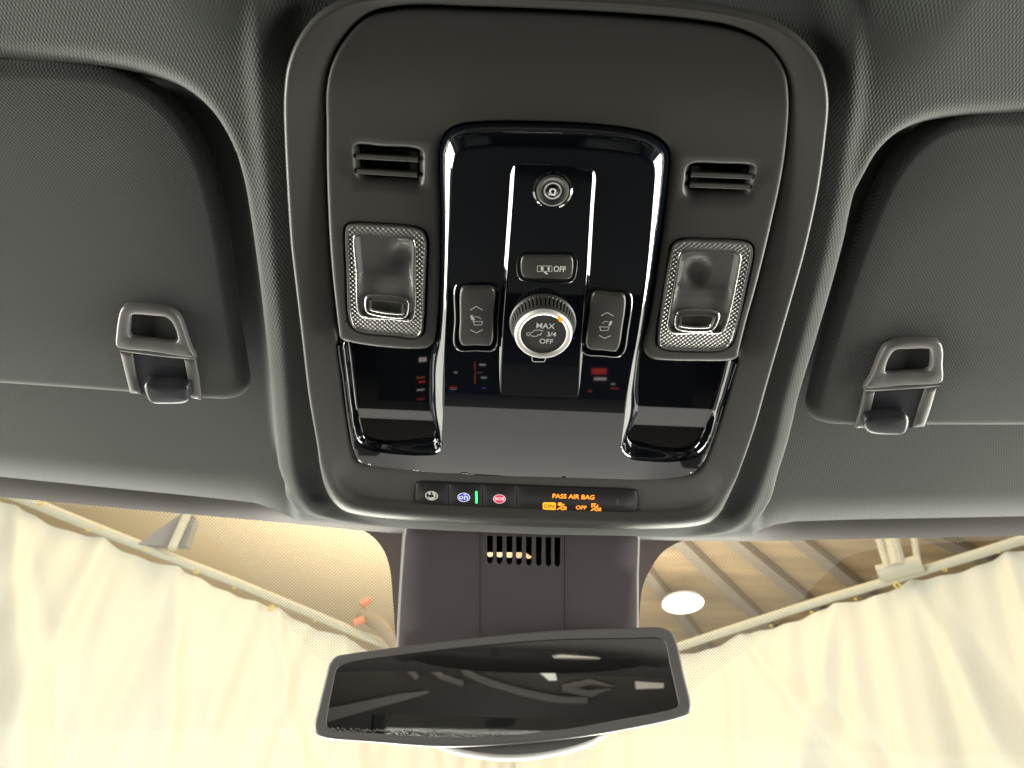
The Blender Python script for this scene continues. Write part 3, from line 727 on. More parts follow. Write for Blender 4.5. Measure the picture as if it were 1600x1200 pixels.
# seat switches
def seat_switch(well_px, btn_px, mirror=False):
    sw = well(well_px, hC, con, .0011, .0016); 
    o, _ = block('seat_fold_switch', btn_px, lambda u, v: hC(u, v), .0030, M['button'], con, r=.0014)
    return o
sL = seat_switch([(716, 449), (722, 446), (745, 445), (772, 446), (778, 449), (775, 500), (773, 538), (768, 545), (745, 545), (720, 545), (714, 539), (715, 500)],
                 [(719, 456), (723, 450), (745, 449), (768, 450), (773, 456), (771, 500), (770, 534), (766, 541), (745, 541), (723, 541), (718, 535), (718, 500)])
sR = seat_switch([(922, 458), (928, 455), (955, 456), (979, 460), (983, 466), (977, 520), (972, 548), (966, 554), (940, 553), (917, 551), (911, 545), (915, 500)],
                 [(926, 461), (931, 457), (955, 459), (974, 461), (978, 467), (973, 515), (968, 543), (963, 550), (940, 549), (921, 547), (916, 541), (920, 500)])
hB = lambda u, v: hC(u, v) + .0030
icon('arrow_symbol', [z2([(230, 440), (270, 416), (312, 440)]), z2([(230, 570), (272, 590), (312, 568)])], hB, .00008, M['grey'], sL, .0004)
icon('seat_symbol', [('c', z2([(250, 515), (312, 515), (304, 538), (258, 538)])), z2([(258, 485), (285, 485), (303, 500)])], hB, .00008, M['grey'], sL, .00035)
blob('seat_symbol', [z2([(230, 475), (244, 472), (262, 505), (250, 510), (238, 505)])], hB, .00008, M['grey'], sL)
icon('arrow_symbol', [z2([(1090, 478), (1132, 456), (1174, 480)]), z2([(1078, 606), (1114, 626), (1156, 608)])], hB, .00008, M['grey'], sR, .0004)
icon('seat_symbol', [('c', z2([(1082, 550), (1144, 552), (1136, 574), (1088, 574)])), z2([(1100, 530), (1115, 515), (1138, 515)])], hB, .00008, M['grey'], sR, .00035)
blob('seat_symbol', [z2([(1150, 512), (1166, 512), (1160, 535), (1148, 545), (1138, 540)])], hB, .00008, M['grey'], sR)

# sunshade / tailgate knob
kc = PH(848, 504, hS); hk = kc.z
nk = 192; rings = []
def kr(r, h, kn=0): return [Vector((kc.x + (r - kn * (1 if (a % 4) < 1 else 0)) * math.cos(a * 2 * math.pi / nk), kc.y + (r - kn * (1 if (a % 4) < 1 else 0)) * math.sin(a * 2 * math.pi / nk), h)) for a in range(nk)]
KH = .0108
g = G().loft([kr(.0160, hk - .002), kr(.0160, hk + .0008), kr(.0156, hk + .0012), kr(.0154, hk + .0016), kr(.0153, hk + .0020, .0008), kr(.0143, hk + KH - .0032, .0008), kr(.0142, hk + KH - .0028), kr(.0139, hk + KH - .0012), kr(.0136, hk + KH - .0010)])
kn = mk('rotary_knob', g, M['button'], con, ang=28, flip=HN)
g = G().lathe(kc, [(.0136, hk + KH - .0010), (.0134, hk + KH), (.0128, hk + KH + .0007), (.0118, hk + KH + .0008), (.0110, hk + KH + .0004), (.0107, hk + KH - .0004)], 96, False); mk('chrome_ring', g, M['chrome'], kn, flip=HN)
g = G().lathe(kc, [(.0107, hk + KH - .0004), (.0105, hk + KH - .0002)], 96); mk('dial_face', g, M['button'], kn, flip=HN)
hK = lambda u, v: hk + KH - .0001
text('lettering', 'MAX', PH(852, 509.5, hK), .0041, hK(0, 0) + .0001, M['grey'], kn, bold=.00003)
text('lettering', '3/4', PH(861.5, 522.5, hK), .0036, hK(0, 0) + .0001, M['grey'], kn, bold=.00003)
text('lettering', 'OFF', PH(853.5, 533.5, hK), .0038, hK(0, 0) + .0001, M['grey'], kn, bold=.00003)
icon('tailgate_symbol', [z2([(602, 604), (602, 592), (618, 588), (634, 590), (652, 572), (690, 572), (712, 578)]), z2([(602, 604), (612, 610), (624, 598), (636, 612), (668, 612), (680, 600), (692, 606), (700, 586)])], hK, .0001, M['grey'], kn, .0003)
hR = lambda u, v: hk + KH + .0006
blob('orange_marker', [z2([(806, 488), (818, 478), (838, 496), (836, 514), (822, 522), (808, 504)])], hR, .0002, M['orange'], kn)
icon('index_mark', [('c', z2([(637, 728), (645, 730), (722, 730), (729, 728), (724, 772), (714, 780), (648, 780), (638, 772)]))], hS, .0001, M['grey'], con, .00035)

# indicator strip
hI = lambda u, v: -.9 * MM
STRIP = [(647, 760), (650, 754), (657, 752), (720, 754), (795, 757), (895, 761), (985, 764), (995, 766), (998, 771), (998, 793), (995, 800), (988, 803), (895, 801), (795, 798), (720, 794), (660, 790), (651, 787), (647, 780)]
so = crom([P(x, y, -.9 * MM) for x, y in STRIP], step=.7 * MM)
g = G().loft([addh(inset(so, -.0007), .0003), addh(so, .0006), addh(inset(so, .0004), -.0002)]); g.sheet(addh(inset(so, .0004), .0001))
ind = mk('indicator_strip', g, M['gap'], con, ang=60, flip=HN)
def cell(name, x0, x1, left=False, right=False):
    yt = lambda x: 752.2 + (x - 650) * .0358; yb = lambda x: 789.6 + (x - 650) * .0385
    if left: px = [(650, 760), (652, 756), (658, 754.2), (x1, yt(x1) + 1.7), (x1, yb(x1) - 1.5), (662, 788), (653, 785), (650, 780)]
    elif right: px = [(x0, yt(x0) + 1.7), (984, 765.8), (992, 767.5), (995, 772), (995, 792), (992, 798.5), (986, 801), (x0, yb(x0) - 1.5)]
    else: px = [(x0, yt(x0) + 1.7), (x1, yt(x1) + 1.7), (x1, yb(x1) - 1.5), (x0, yb(x0) - 1.5)]
    o = resample([P(x, y, .2 * MM) for x, y in px], True, step=.6 * MM)
    g = G().loft([seth(o, -.8 * MM), seth(o, .0 * MM), seth(inset(o, .00025), .2 * MM)]); g.sheet(seth(inset(o, .00025), .2 * MM))
    return mk(name, g, M['strip'], ind, ang=60, flip=HN)
z8 = lambda pts: [(620 + x * .25, 740 + y * .25) for x, y in pts]
c_a = cell('call_button', 650, 700.3, left=True); c_b = cell('assist_button', 702, 753.3); c_c = cell('emergency_button', 755, 806.3); c_d = cell('airbag_display', 808, 995, right=True)
hD = lambda u, v: .2 * MM
def disc(px, r_px): 
    c = P(px[0], px[1], .2 * MM); e = P(px[0] + r_px, px[1], .2 * MM); return c, (e - c).length
def ring(name, c, r0, r1, off, mat_, par):
    g = G().lathe(Vector((c.x, c.y, 0)), [(r1, .2 * MM + off), (r0, .2 * MM + off)], 48, cap=(r0 < 1e-4)); return mk(name, g, mat_, par, flip=HN)
# (sub-parts sit under the strip, so symbols are its children)
c, r = disc((674.3, 774.5), 10); ring('call_symbol', c, r * .82, r, .00004, M['white'], ind)
blob('call_symbol', [z8([(196, 118), (210, 112), (214, 130), (200, 134)]), z8([(222, 112), (240, 122), (246, 146), (236, 142), (224, 130)]), z8([(190, 142), (204, 150), (222, 148), (240, 140), (238, 154), (222, 164), (204, 160)])], hD, .00004, M['white'], ind)
c, r = disc((724.6, 777), 9.6); ring('assist_symbol', c, 0, r, .00004, M['blue'], ind); ring('assist_symbol_rim', c, r * .88, r * 1.02, .00008, M['litwhite'], ind)
c1_, r_ = disc((720.5, 777.5), 3.2); ring('assist_symbol_letter', c1_, r_ * .62, r_ * 1.1, .00010, M['litwhite'], ind)
icon('assist_symbol_letter', [z8([(424, 163), (424, 143), (434, 141), (441, 146), (441, 163)]), z8([(418, 134), (432, 128)])], hD, .00010, M['litwhite'], ind, .0006)
blob('green_lamp', [z8([(490, 112), (496, 108), (504, 112), (505, 184), (498, 188), (491, 184)])], hD, .00012, M['green'], ind)
c, r = disc((780.3, 779.5), 9.8); ring('emergency_symbol', c, 0, r, .00004, M['red'], ind); ring('emergency_symbol_rim', c, r * .90, r * 1.0, .00008, M['litwhite'], ind)
text('lettering', 'SOS', c, .0033, .2 * MM + .0001, M['litwhite'], ind, bold=.00007)
text('lettering', 'PASS AIR BAG', P(896, 776.2, .2 * MM), .0049, .0003, M['amber'], ind, bold=.00010, sx=.83)
blob('on_field', [z8([(912, 186), (918, 180), (988, 180), (994, 186), (994, 222), (988, 228), (918, 224), (912, 218)])], hD, .00005, M['amber2'], ind)
text('lettering', 'ON', P(858, 791, .2 * MM), .0040, .0003, M['dark_print'], ind, bold=.00003)
text('lettering', 'OFF', P(908, 793.3, .2 * MM), .0043, .0003, M['amber'], ind, bold=.00006, sx=.85)
text('lettering', '2', P(883.5, 794, .2 * MM), .0036, .0003, M['amber'], ind, bold=.00008)
text('lettering', '2', P(937.5, 796, .2 * MM), .0036, .0003, M['amber'], ind, bold=.00008)
def bag(dx, dy, cross):
    if cross: icon('airbag_symbol', [z8([(x + dx, y + dy) for x, y in l]) for l in ([(1008, 184), (1032, 204)], [(1032, 184), (1008, 204)], [(1006, 182), (1034, 182)], [(1006, 182), (1006, 206)])], hD, .0001, M['amber'], ind, .0005)
    else:
        c, r = disc(z8([(1020 + dx, 190 + dy)])[0], 3.7); ring('airbag_symbol', c, 0, r, .0001, M['amber'], ind)
    icon('airbag_symbol', [z8([(x + dx, y + dy) for x, y in l]) for l in ([(1002, 226), (1018, 214), (1034, 206), (1046, 190)], [(1018, 214), (1030, 222), (1040, 228)], [(1036, 206), (1048, 212), (1046, 226)])], hD, .0001, M['amber'], ind, .0008)
bag(0, 0, False); bag(212, 6, True)
blob('unlit_symbol', [z8([(1380, 150), (1396, 196), (1362, 194)])], hD, .00006, M['dim'], ind)

# ------------------------------------------------------------------ sun visors
VISL = [(-900, 68), (-400, 82), (-100, 95), (0, 101), (100, 104), (175, 116), (240, 146), (290, 196), (325, 265), (347, 350), (361, 440), (373, 530), (384, 595), (385, 612), (376, 625), (355, 631), (300, 628), (200, 620), (0, 606), (-400, 580), (-900, 548)]
VISR = [(2500, 170), (2000, 172), (1600, 177), (1520, 181), (1468, 196), (1420, 232), (1380, 290), (1345, 372), (1315, 460), (1290, 545), (1270, 620), (1265, 645), (1271, 660), (1290, 668), (1332, 671), (1450, 671), (1600, 671), (2000, 668), (2500, 660)]
def visor(px, side, label):
    o = crom(PP(px, -7 * MM), step=2.2 * MM)
    base = P(190 if side < 0 else 1430, 620, -10 * MM)
    vis = thing('sun_visor', base, label, 'sun visor', 'sun visors folded against the roof')
    g = G(); R_ = .0075; rings = []
    for k in range(0, 13):
        a = math.pi * k / 12; rings.append(seth(inset(o, R_ * .85 * (1 - math.sin(a))), -7 * MM - R_ * (1 + math.cos(a)) if False else -7 * MM - R_ + R_ * -math.cos(a)))
    g.loft(rings)
    top = rings[-1]
    cx = sum(p.x for p in top) / len(top)
    g.sheet(top, hf=lambda u, v: top[0].z, step=.03); g.sheet(rings[0], hf=lambda u, v: rings[0][0].z)
    mk('visor_body', g, M['visor'], vis, ang=50, flip=HN)
    return vis
VL_ = visor(VISL, -1, 'sun visor folded flat on the driver side, left of the overhead console')
VR_ = visor(VISR, 1, 'sun visor folded flat on the passenger side, right of the overhead console')
zc = lambda pts: [(100 + x * .25, 400 + y * .25) for x, y in pts]
zr = lambda pts: [(1200 + x * .25, 450 + y * .25) for x, y in pts]
def clip(vis, z, upper, window, bridge, legs, backing, pin, seam_px):
    h0 = -3.0 * MM; hv0 = -7 * MM
    o = crom([P(x, y, h0) for x, y in z(upper)], step=.8 * MM); w_ = crom([P(x, y, h0) for x, y in z(window)], step=.8 * MM)
    g = G(); g.loft([seth(o, hv0 - .001), seth(o, h0 - .0012), seth(inset(o, .0005), h0 - .0003), seth(inset(o, .0014), h0)])
    g.sheet(seth(inset(o, .0014), h0), [seth(inset(w_, -.0008), h0)])
    g.loft([seth(inset(w_, -.0008), h0), seth(inset(w_, -.0001), h0 - .0006), seth(w_, hv0 + .0005)])
    fr = mk('clip_frame', g, M['clip'], vis, ang=50, flip=HN)
    for lg in legs:
        p = resample([P(x, y, hv0 + .0015) for x, y in z(lg)], True, step=1 * MM); g = G()
        g.loft([seth(p, hv0 - .016), seth(p, hv0 + .0008), seth(inset(p, .0006), hv0 + .0015)]); g.sheet(seth(inset(p, .0006), hv0 + .0015)); mk('clip_leg', g, M['clip'], vis, ang=60, flip=HN)
    g = G(); b = [P(x, y, h0) for x, y in z(bridge)]
    g.loft([seth(b, hv0), seth(b, h0 - .0008), seth(inset(b, .0006), h0 - .0001)]); g.fan(seth(inset(b, .0006), h0 - .0001)); mk('clip_bridge', g, M['clip'], vis, ang=60, flip=HN)
    p = [P(x, y, hv0 + .0004) for x, y in z(backing)]
    g = G().loft([seth(p, hv0 - .004), seth(p, hv0 + .0005)]); g.fan(seth(p, hv0 + .0005)); mk('clip_backing', g, M['hinge'], vis, flip=HN)
    c = crom([P(x, y, 0.0) for x, y in z(pin)], step=.7 * MM)
    g = G().loft([seth(c, -.022), seth(c, -.0008), seth(inset(c, .0008), 0.0), seth(inset(c, .0022), .0004)]); g.fan(seth(inset(c, .0022), .0004)); mk('hinge_pin', g, M['hinge'], vis, ang=60, flip=HN)
clip(VL_, zc, [(322, 480), (345, 350), (365, 322), (400, 316), (560, 322), (660, 345), (712, 385), (745, 460), (790, 590), (812, 632), (790, 640), (560, 606), (340, 580), (322, 565)],
     [(412, 390), (425, 372), (560, 378), (640, 390), (680, 430), (708, 520), (700, 540), (560, 530), (412, 512), (404, 500)],
     [(340, 578), (810, 632), (818, 650), (760, 650), (640, 640), (430, 612), (345, 600)],
     [[(345, 598), (425, 612), (445, 740), (480, 865), (410, 862), (380, 740)], [(748, 645), (820, 648), (840, 760), (858, 905), (790, 892), (770, 760)]],
     [(425, 612), (748, 645), (790, 890), (480, 860)],
     [(505, 800), (600, 798), (765, 815), (778, 860), (770, 915), (640, 930), (545, 922), (518, 890)], None)
clip(VR_, zr, [(1098, 480), (1100, 400), (1085, 350), (1050, 334), (900, 330), (800, 345), (740, 372), (700, 440), (650, 560), (612, 628), (640, 634), (850, 614), (1070, 602), (1095, 585)],
     [(1022, 400), (1010, 386), (880, 386), (800, 392), (765, 430), (735, 520), (742, 534), (880, 530), (1005, 522), (1022, 500)],
     [(612, 626), (1080, 600), (1075, 618), (1000, 630), (850, 640), (670, 652), (608, 648)],
     [[(605, 645), (672, 650), (645, 760), (612, 880), (545, 880), (580, 760)], [(985, 630), (1058, 625), (1020, 760), (980, 872), (905, 876), (940, 760)]],
     [(665, 650), (985, 630), (905, 874), (612, 880)],
     [(870, 800), (780, 798), (620, 815), (600, 850), (630, 905), (760, 922), (850, 915), (878, 870)], None)

# ------------------------------------------------------------------ rear view mirror
DM = 0.50        # metres along the optical axis
mc = CL + ray(786, 1075) * DM
fwd = (RL @ Vector((0, 0, 1))).normalized()          # towards the camera
mir_n = (fwd + (RL @ Vector((0, 1, 0))) * .66 + (RL @ Vector((1, 0, 0))) * .04).normalized()
def MP(x, y, d=0.0):
    r = ray(x, y); pc = mc + mir_n * d; t = (pc - CL).dot(mir_n) / r.dot(mir_n); return CL + r * t
mx_ = (RL @ Vector((1, 0, 0))); mx_ = (mx_ - mir_n * mx_.dot(mir_n)).normalized(); my_ = mir_n.cross(mx_)
MMt = Matrix((mx_, my_, mir_n)).transposed().to_4x4(); MMt.translation = mc
MI = MMt.inverted()
mir = thing('rear_view_mirror', mc, 'tinted rear view mirror in a dark housing, tilted, in front of the sensor cover', 'mirror')
zm = lambda pts: [(460 + x * .4125, 940 + y * .4127) for x, y in pts]
MO = zm([(130, 235), (155, 205), (200, 195), (420, 165), (700, 132), (1000, 105), (1280, 96), (1390, 95), (1430, 112), (1450, 150), (1480, 280), (1506, 395), (1500, 420), (1470, 435), (1280, 478), (1000, 522), (700, 545), (520, 546), (300, 530), (110, 513), (80, 500), (72, 475), (90, 390), (115, 290)])
MI_ = zm([(160, 250), (180, 236), (400, 200), (700, 165), (1000, 142), (1250, 138), (1385, 138), (1405, 152), (1425, 240), (1450, 350), (1456, 392), (1430, 405), (1250, 440), (1000, 484), (700, 510), (520, 510), (300, 495), (135, 478), (122, 468), (128, 400), (145, 310)])
mo = [MI @ MP(x, y) for x, y in MO]; mi = [MI @ MP(x, y) for x, y in MI_]
mo = crom(mo, n=300); mi = crom(mi, n=1200); mi = angm(mo, mi)
for p in mo + mi: p.z = 0
def toL(ps): return [MMt @ p for p in ps]
g = G()
rings = [addh(inset(mo, .030), -.034), addh(inset(mo, .020), -.031), addh(inset(mo, .009), -.024), addh(inset(mo, .002), -.012), addh(inset(mo, 0), -.004), addh(inset(mo, .0002), -.0012), addh(inset(mo, .001), -.0002), addh(inset(mo, .002), 0)]
rings += [addh([a.lerp(b, .93) for a, b in zip(inset(mo, .002), mi)], -.0008), addh(mi, -.0028)]
g.loft([toL(r) for r in rings]); g.fan(toL(rings[0]))
mk('housing', g, M['mirror_case'], mir, ang=60, flip=mir_n)
g = G().fan(toL(addh(mi, -.0024))); mk('mirror_glass', g, M['mirror'], mir, flat=True, flip=mir_n)
g = G(); cbt = MI @ MP(774, 1017); n_ = 24
g.fan(toL([Vector((cbt.x + .0028 * math.cos(a * 2 * math.pi / n_), cbt.y + .0028 * math.sin(a * 2 * math.pi / n_), -.0020)) for a in range(n_)]))
mk('sensor_dot', g, M['gap'], mir, flip=mir_n)
# moulded marks along the lower edge of the housing
g = G(); random.seed(3)
for i in range(150):
    x = 135 + i * 5.0 + random.uniform(-1.5, 1.5); y = 478 + (x - 135) * .035 + random.uniform(-4, 8)
    if x > 900: break
    a, b = zm([(x, y), (x + random.uniform(2, 6), y + random.uniform(3, 11))])
    pa, pb = MI @ MP(*a), MI @ MP(*b); pa.z = pb.z = -.0003
    dd = Vector((.00022, .0002, 0)); g.add(toL([pa - dd, pa + dd, pb + dd, pb - dd]), [(0, 1, 2, 3)])
mk('moulded_mark', g, mat('moulded_mark', (.16, .15, .145), rough=.4), mir, flip=mir_n)
# stalk and mount behind, and the rounded boss under the housing
g = G().tube([mc - mir_n * .02, mc - mir_n * .06 + my_ * .006, WS(800, 1040, .012)], [.013, .012, .016], 20); mk('stalk', g, M['mirror_case'], mir, ang=60)
g = G(); bo = zm([(520, 530), (560, 556), (640, 578), (740, 593), (840, 596), (960, 584), (1080, 556), (1150, 528), (1190, 495), (1100, 420), (850, 400), (600, 440)])
bb = crom([MI @ MP(x, y, -.012) for x, y in bo], n=120)
for p in bb: p.z = 0
g.loft([toL(addh(inset(bb, .012), -.036)), toL(addh(inset(bb, .004), -.030)), toL(addh(bb, -.020)), toL(addh(bb, -.012)), toL(addh(inset(bb, .002), -.008))], True, True)
mk('rear_boss', g, M['mirror_case'], mir, ang=60)

# ------------------------------------------------------------------ cabin below and behind (seen in reflections, shades the lining)
def wbox(name, c, s, mat_, par=None, rot=None, bevel=0.0):
    g = G().box(Vector(c), *s, M=rot); return mk(name, g, mat_, par, local=False, base=(0, 0, 0), ang=30)
g = G()
# side panels up to the belt line, floor, rear wall
g.box((-.86, -1.1, .75), .06, 3.6, .86); g.box((.84, -1.1, .75), .06, 3.6, .86); g.box((0, -1.0, .34), 1.7, 3.9, .05)
g.box((0, -2.75, .8), 1.7, .06, .9)
cs = mk('cabin_body', g, M['cabin'], local=False); tag(cs, kind='structure')
g = G()
for sx in (-.80, .78):
    for y, lean in ((-.75, 0.05), (-1.9, .08), (-2.7, -.1)):
        g.add([Vector((sx + dx, y + dy, 1.17)) for dx, dy in ((-.03, -.07), (.03, -.07), (.03, .07), (-.03, .07))] +
              [Vector((sx * .93 + dx, y + dy + lean, 1.74)) for dx, dy in ((-.03, -.06), (.03, -.06), (.03, .06), (-.03, .06))],
              [(0, 1, 2, 3), (4, 5, 6, 7), (0, 1, 5, 4), (1, 2, 6, 5), (2, 3, 7, 6), (3, 0, 4, 7)])
mk('cabin_pillars', g, M['cabin'], local=False)['kind'] = 'structure'
# dashboard
DY, DZ = .30, 1.02
dash = thing('dashboard', (0, DY, DZ), 'dark dashboard below the windscreen, seen only as a reflection in the gloss panel', 'dashboard', local=False)
prof = [(DY + .02, .55), (DY - .02, .80), (DY - .01, DZ - .06), (DY, DZ - .012), (DY + .012, DZ), (DY + .10, DZ + .01), (DY + .75, DZ - .05), (DY + .78, DZ - .2)]
g = G(); xs = np.linspace(-.82, .80, 30)
g.loft([[Vector((x, y - .05 * (x / .8) ** 2, z)) for x in xs] for y, z in prof], False)
mk('dash_pad', g, M['dash'], dash, local=False, ang=60)

# ------------------------------------------------------------------ garage outside the windscreen
def wavy_mat():
    m = mat('curtain_vinyl', (.80, .80, .725), rough=.45, var=.03, vscale=3)
    return m
M['curtain'] = wavy_mat()
M['pipe'] = mat('grey_steel_pipe', (.60, .60, .52), rough=.4, metal=.0)
M['deck_left'] = mat('ceiling_plain', (.80, .64, .40), rough=.8, var=.08, vscale=1.2)
M['deck_right'] = mat('ceiling_boards', (.52, .34, .17), rough=.7, var=.30, vscale=3)
M['joist'] = mat('ceiling_joist', (.34, .285, .215), rough=.7, var=.15)
M['brass'] = mat('brass_hook', (.72, .58, .16), rough=.35)
ZR = 3.35; ZCEIL = 4.9
# rails: straight horizontal pipes through these picture points at rail height
LA, LB2 = WZ(62, 786, ZR), WZ(612, 1008, ZR)
RA, RB2 = WZ(1600, 839, ZR), WZ(1075, 1003, ZR)
def meet(a, b, c, d):
    r, s_ = (b - a), (d - c); t = ((c.x - a.x) * s_.y - (c.y - a.y) * s_.x) / (r.x * s_.y - r.y * s_.x); return a + r * t
KX = meet(LA, LB2, RA, RB2)
_n = (ML.to_3x3() @ mir_n); _d = RW(786, 1075); print('mirror dir', _d - 2 * _d.dot(_n) * _n, 'elev', math.degrees(math.asin(_d.z)), 'cam', CW)
_d = RW(800, 640); _n = (ML.to_3x3() @ Vector((0, 0, 1))); print('gloss', ML @ P(800, 640, .008), _d - 2 * _d.dot(_n) * _n)
print('rails', LA, LB2, RA, RB2, KX)
def curtain(name, a, b, label, sgn, seed):
    rnd = random.Random(seed); L = (b - a).length; t = (b - a) / L; nrm = Vector((-t.y, t.x, 0)) * sgn
    hooks = []; x = .1
    while x < L: hooks.append(x); x += rnd.uniform(.36, .58)
    NS, NZ = 520, 70; g = G(); vs = []
    ph = [rnd.uniform(0, 6.28) for _ in range(8)]
    slant = [rnd.uniform(-.55, .55) for _ in hooks]
    for j in range(NZ):
        tz = j / (NZ - 1); z = tz ** 1.3 * 3.3
        for i in range(NS):
            s_ = L * i / (NS - 1)
            k = int(np.searchsorted(hooks, s_)); lo_ = hooks[k - 1] if k > 0 else hooks[0] - .4; hi_ = hooks[k] if k < len(hooks) else hooks[-1] + .4
            f = (s_ - lo_) / max(hi_ - lo_, .01)
            sag = .022 * math.sin(math.pi * min(max(f, 0), 1)) 
            d = 0
            for m__, hx in enumerate(hooks):
                dx = s_ - hx - slant[m__] * z
                wdt = .03 + .05 * z
                d += .045 * min(1, .35 + z) * math.exp(-(dx / wdt) ** 2) * (1 if m__ % 2 else .7)
                d -= .022 * min(1, z * 1.5) * math.exp(-((dx - wdt * 2.2) / (wdt * .8)) ** 2)
            d += .022 * math.sin(s_ * 9 + ph[0] + 1.3 * math.sin(z * 1.1 + ph[1])) * min(1, z) + .010 * math.sin(s_ * 23 + ph[2] + z * 2.2) * min(1, z * 2 + .2)
            d += .012 * math.sin(s_ * 3.1 + z * 2.4 + ph[3]) + .006 * math.sin(s_ * 41 + z * 5 + ph[4])
            p = a + t * s_ + nrm * (d * 1.15 - .025); vs.append(Vector((p.x, p.y, ZR - .035 - z - sag * max(0, 1 - z * 1.2))))
    g.add(vs, [(j * NS + i, j * NS + i + 1, (j + 1) * NS + i + 1, (j + 1) * NS + i) for j in range(NZ - 1) for i in range(NS - 1)])
    o = mk(name, g, M['curtain'], local=False, ang=180); tag(o, label, 'curtain', 'white curtains hung from pipes')
    return hooks, t, nrm
dl = (LA - LB2).normalized(); dr_ = (RA - RB2).normalized()
LS, RS = KX + dl * ((LA - KX).length + 2.5), KX + dr_ * ((RA - KX).length + 2.5)
hkL, tL, nL = curtain('curtain', LS, KX - dl * .35, 'creamy white curtain hung from the pipe left of the mirror', -1, 3)
hkR, tR, nR = curtain('curtain', KX, RS, 'creamy white curtain hung from the pipe right of the mirror', -1, 8)
def pipe(a, b, label):
    th = thing('curtain_pipe', a, label, 'pipe', 'curtain pipes', local=False)
    n = 14; pts = [a.lerp(b, i / n) + Vector((0, 0, -.012 * math.sin(math.pi * ((i / n * 3) % 1)))) for i in range(n + 1)]
    mk('pipe_tube', G().tube(pts, .023, 14), M['pipe'], th, local=False)
    return th
pipe(LS, KX, 'grey pipe carrying the curtain left of the mirror')
prt = pipe(KX, RS, 'grey pipe carrying the curtain right of the mirror')
# coupler and hanger rods on the right pipe
ca, cb = WZ(1372, 897, ZR), WZ(1440, 880, ZR)
mk('pipe_coupler', G().tube([ca, cb], .042, 14), M['pipe'], prt, local=False)
for (x0, y0), (x1, y1), r in (((1372, 838), (1388, 888), .018), ((1392, 838), (1404, 884), .035), ((1428, 838), (1434, 880), .016)):
    lo_ = WZ(x1, y1, ZR); d = RW(x0, y0); t = (lo_.y - CW.y) / d.y * 1.0; up_ = CW + d * t
    mk('hanger_rod', G().tube([lo_, lo_ + (up_ - lo_) * 3], r, 10), M['pipe'], prt, local=False)
# hooks
first = None
def hook(x, y, r=.028):
    r *= .45
    global first
    p = WZ(x, y, ZR - .07) ; p = p + (CW - p).normalized() * .10
    if first is None:
        g = G(); n = 16; rg = []
        for i in range(n):
            a = 2 * math.pi * i / n; c = Vector((math.cos(a) * .024, 0, math.sin(a) * .024)); rg.append([c * (1 + .4 * math.cos(b)) + Vector((0, .010 * math.sin(b), 0)) for b in (0, 1.57, 3.14, 4.71)])
        g.loft([list(k) for k in rg] + [rg[0]], True); first = mk('curtain_hook', g, M['brass'], local=False); o = first
    else: o = first.copy(); COL.objects.link(o)
    o.location = p; o.scale = (r / .028,) * 3
    tag(o, 'small brass hook ring along the curtain pipes', 'hook', 'brass hooks along the curtain pipes')
for x, y, r in ((64, 786, .03), (138, 828, .018), (157, 826, .016), (229, 858, .018), (307, 893, .024), (366, 918, .014), (424, 950, .032), (492, 971, .014), (555, 991, .014),
                (1402, 915, .034), (1476, 890, .02), (1560, 862, .016), (1268, 957, .016), (1337, 936, .014), (1205, 978, .016)): hook(x, y, r)
# camera-like clamp on the left pipe and the red and white valve near the mirror
def fitting(x, y, label, cat, name, build):
    p = WZ(x, y, ZR); th = thing(name, p, label, cat, local=False); build(p, th)
def b1(p, th):
    mk('bracket', G().add([p + Vector(v) for v in ((-.12, 0, -.02), (.10, 0, -.02), (.10, 0, .14), (.04, 0, .17), (-.12, .06, .0), (.10, .06, .0), (.10, .06, .14), (.04, .06, .17))], [(0, 1, 2, 3), (4, 5, 6, 7), (0, 1, 5, 4), (1, 2, 6, 5), (2, 3, 7, 6), (3, 0, 4, 7)]), mat('steel_bracket', (.30, .30, .32), rough=.5), th, local=False)
    mk('clamp_bolt', G().tube([p + Vector((.05, -.02, -.05)), p + Vector((.07, -.02, .2))], .02, 10), M['pipe'], th, local=False)
fitting(258, 846, 'dark triangular bracket standing on the left curtain pipe', 'bracket', 'pipe_bracket', b1)
def b2(p, th):
    mk('valve_body', G().tube([p + Vector((-.1, 0, .1)), p + Vector((.02, 0, .03)), p + Vector((.14, 0, -.12))], [.035, .04, .025], 12), M['joist'], th, local=False)
    red = mat('red_plastic', (.80, .30, .18), rough=.5)
    for dx, dz in ((-.12, .02), (-.10, .13), (.12, .02)):
        mk('red_grip', G().tube([p + Vector((dx, -.03, dz)), p + Vector((dx + .05, -.03, dz + .03))], .02, 10), red, th, local=False)
fitting(588, 985, 'red and grey clamp on the left pipe just above the mirror', 'clamp', 'pipe_clamp', b2)
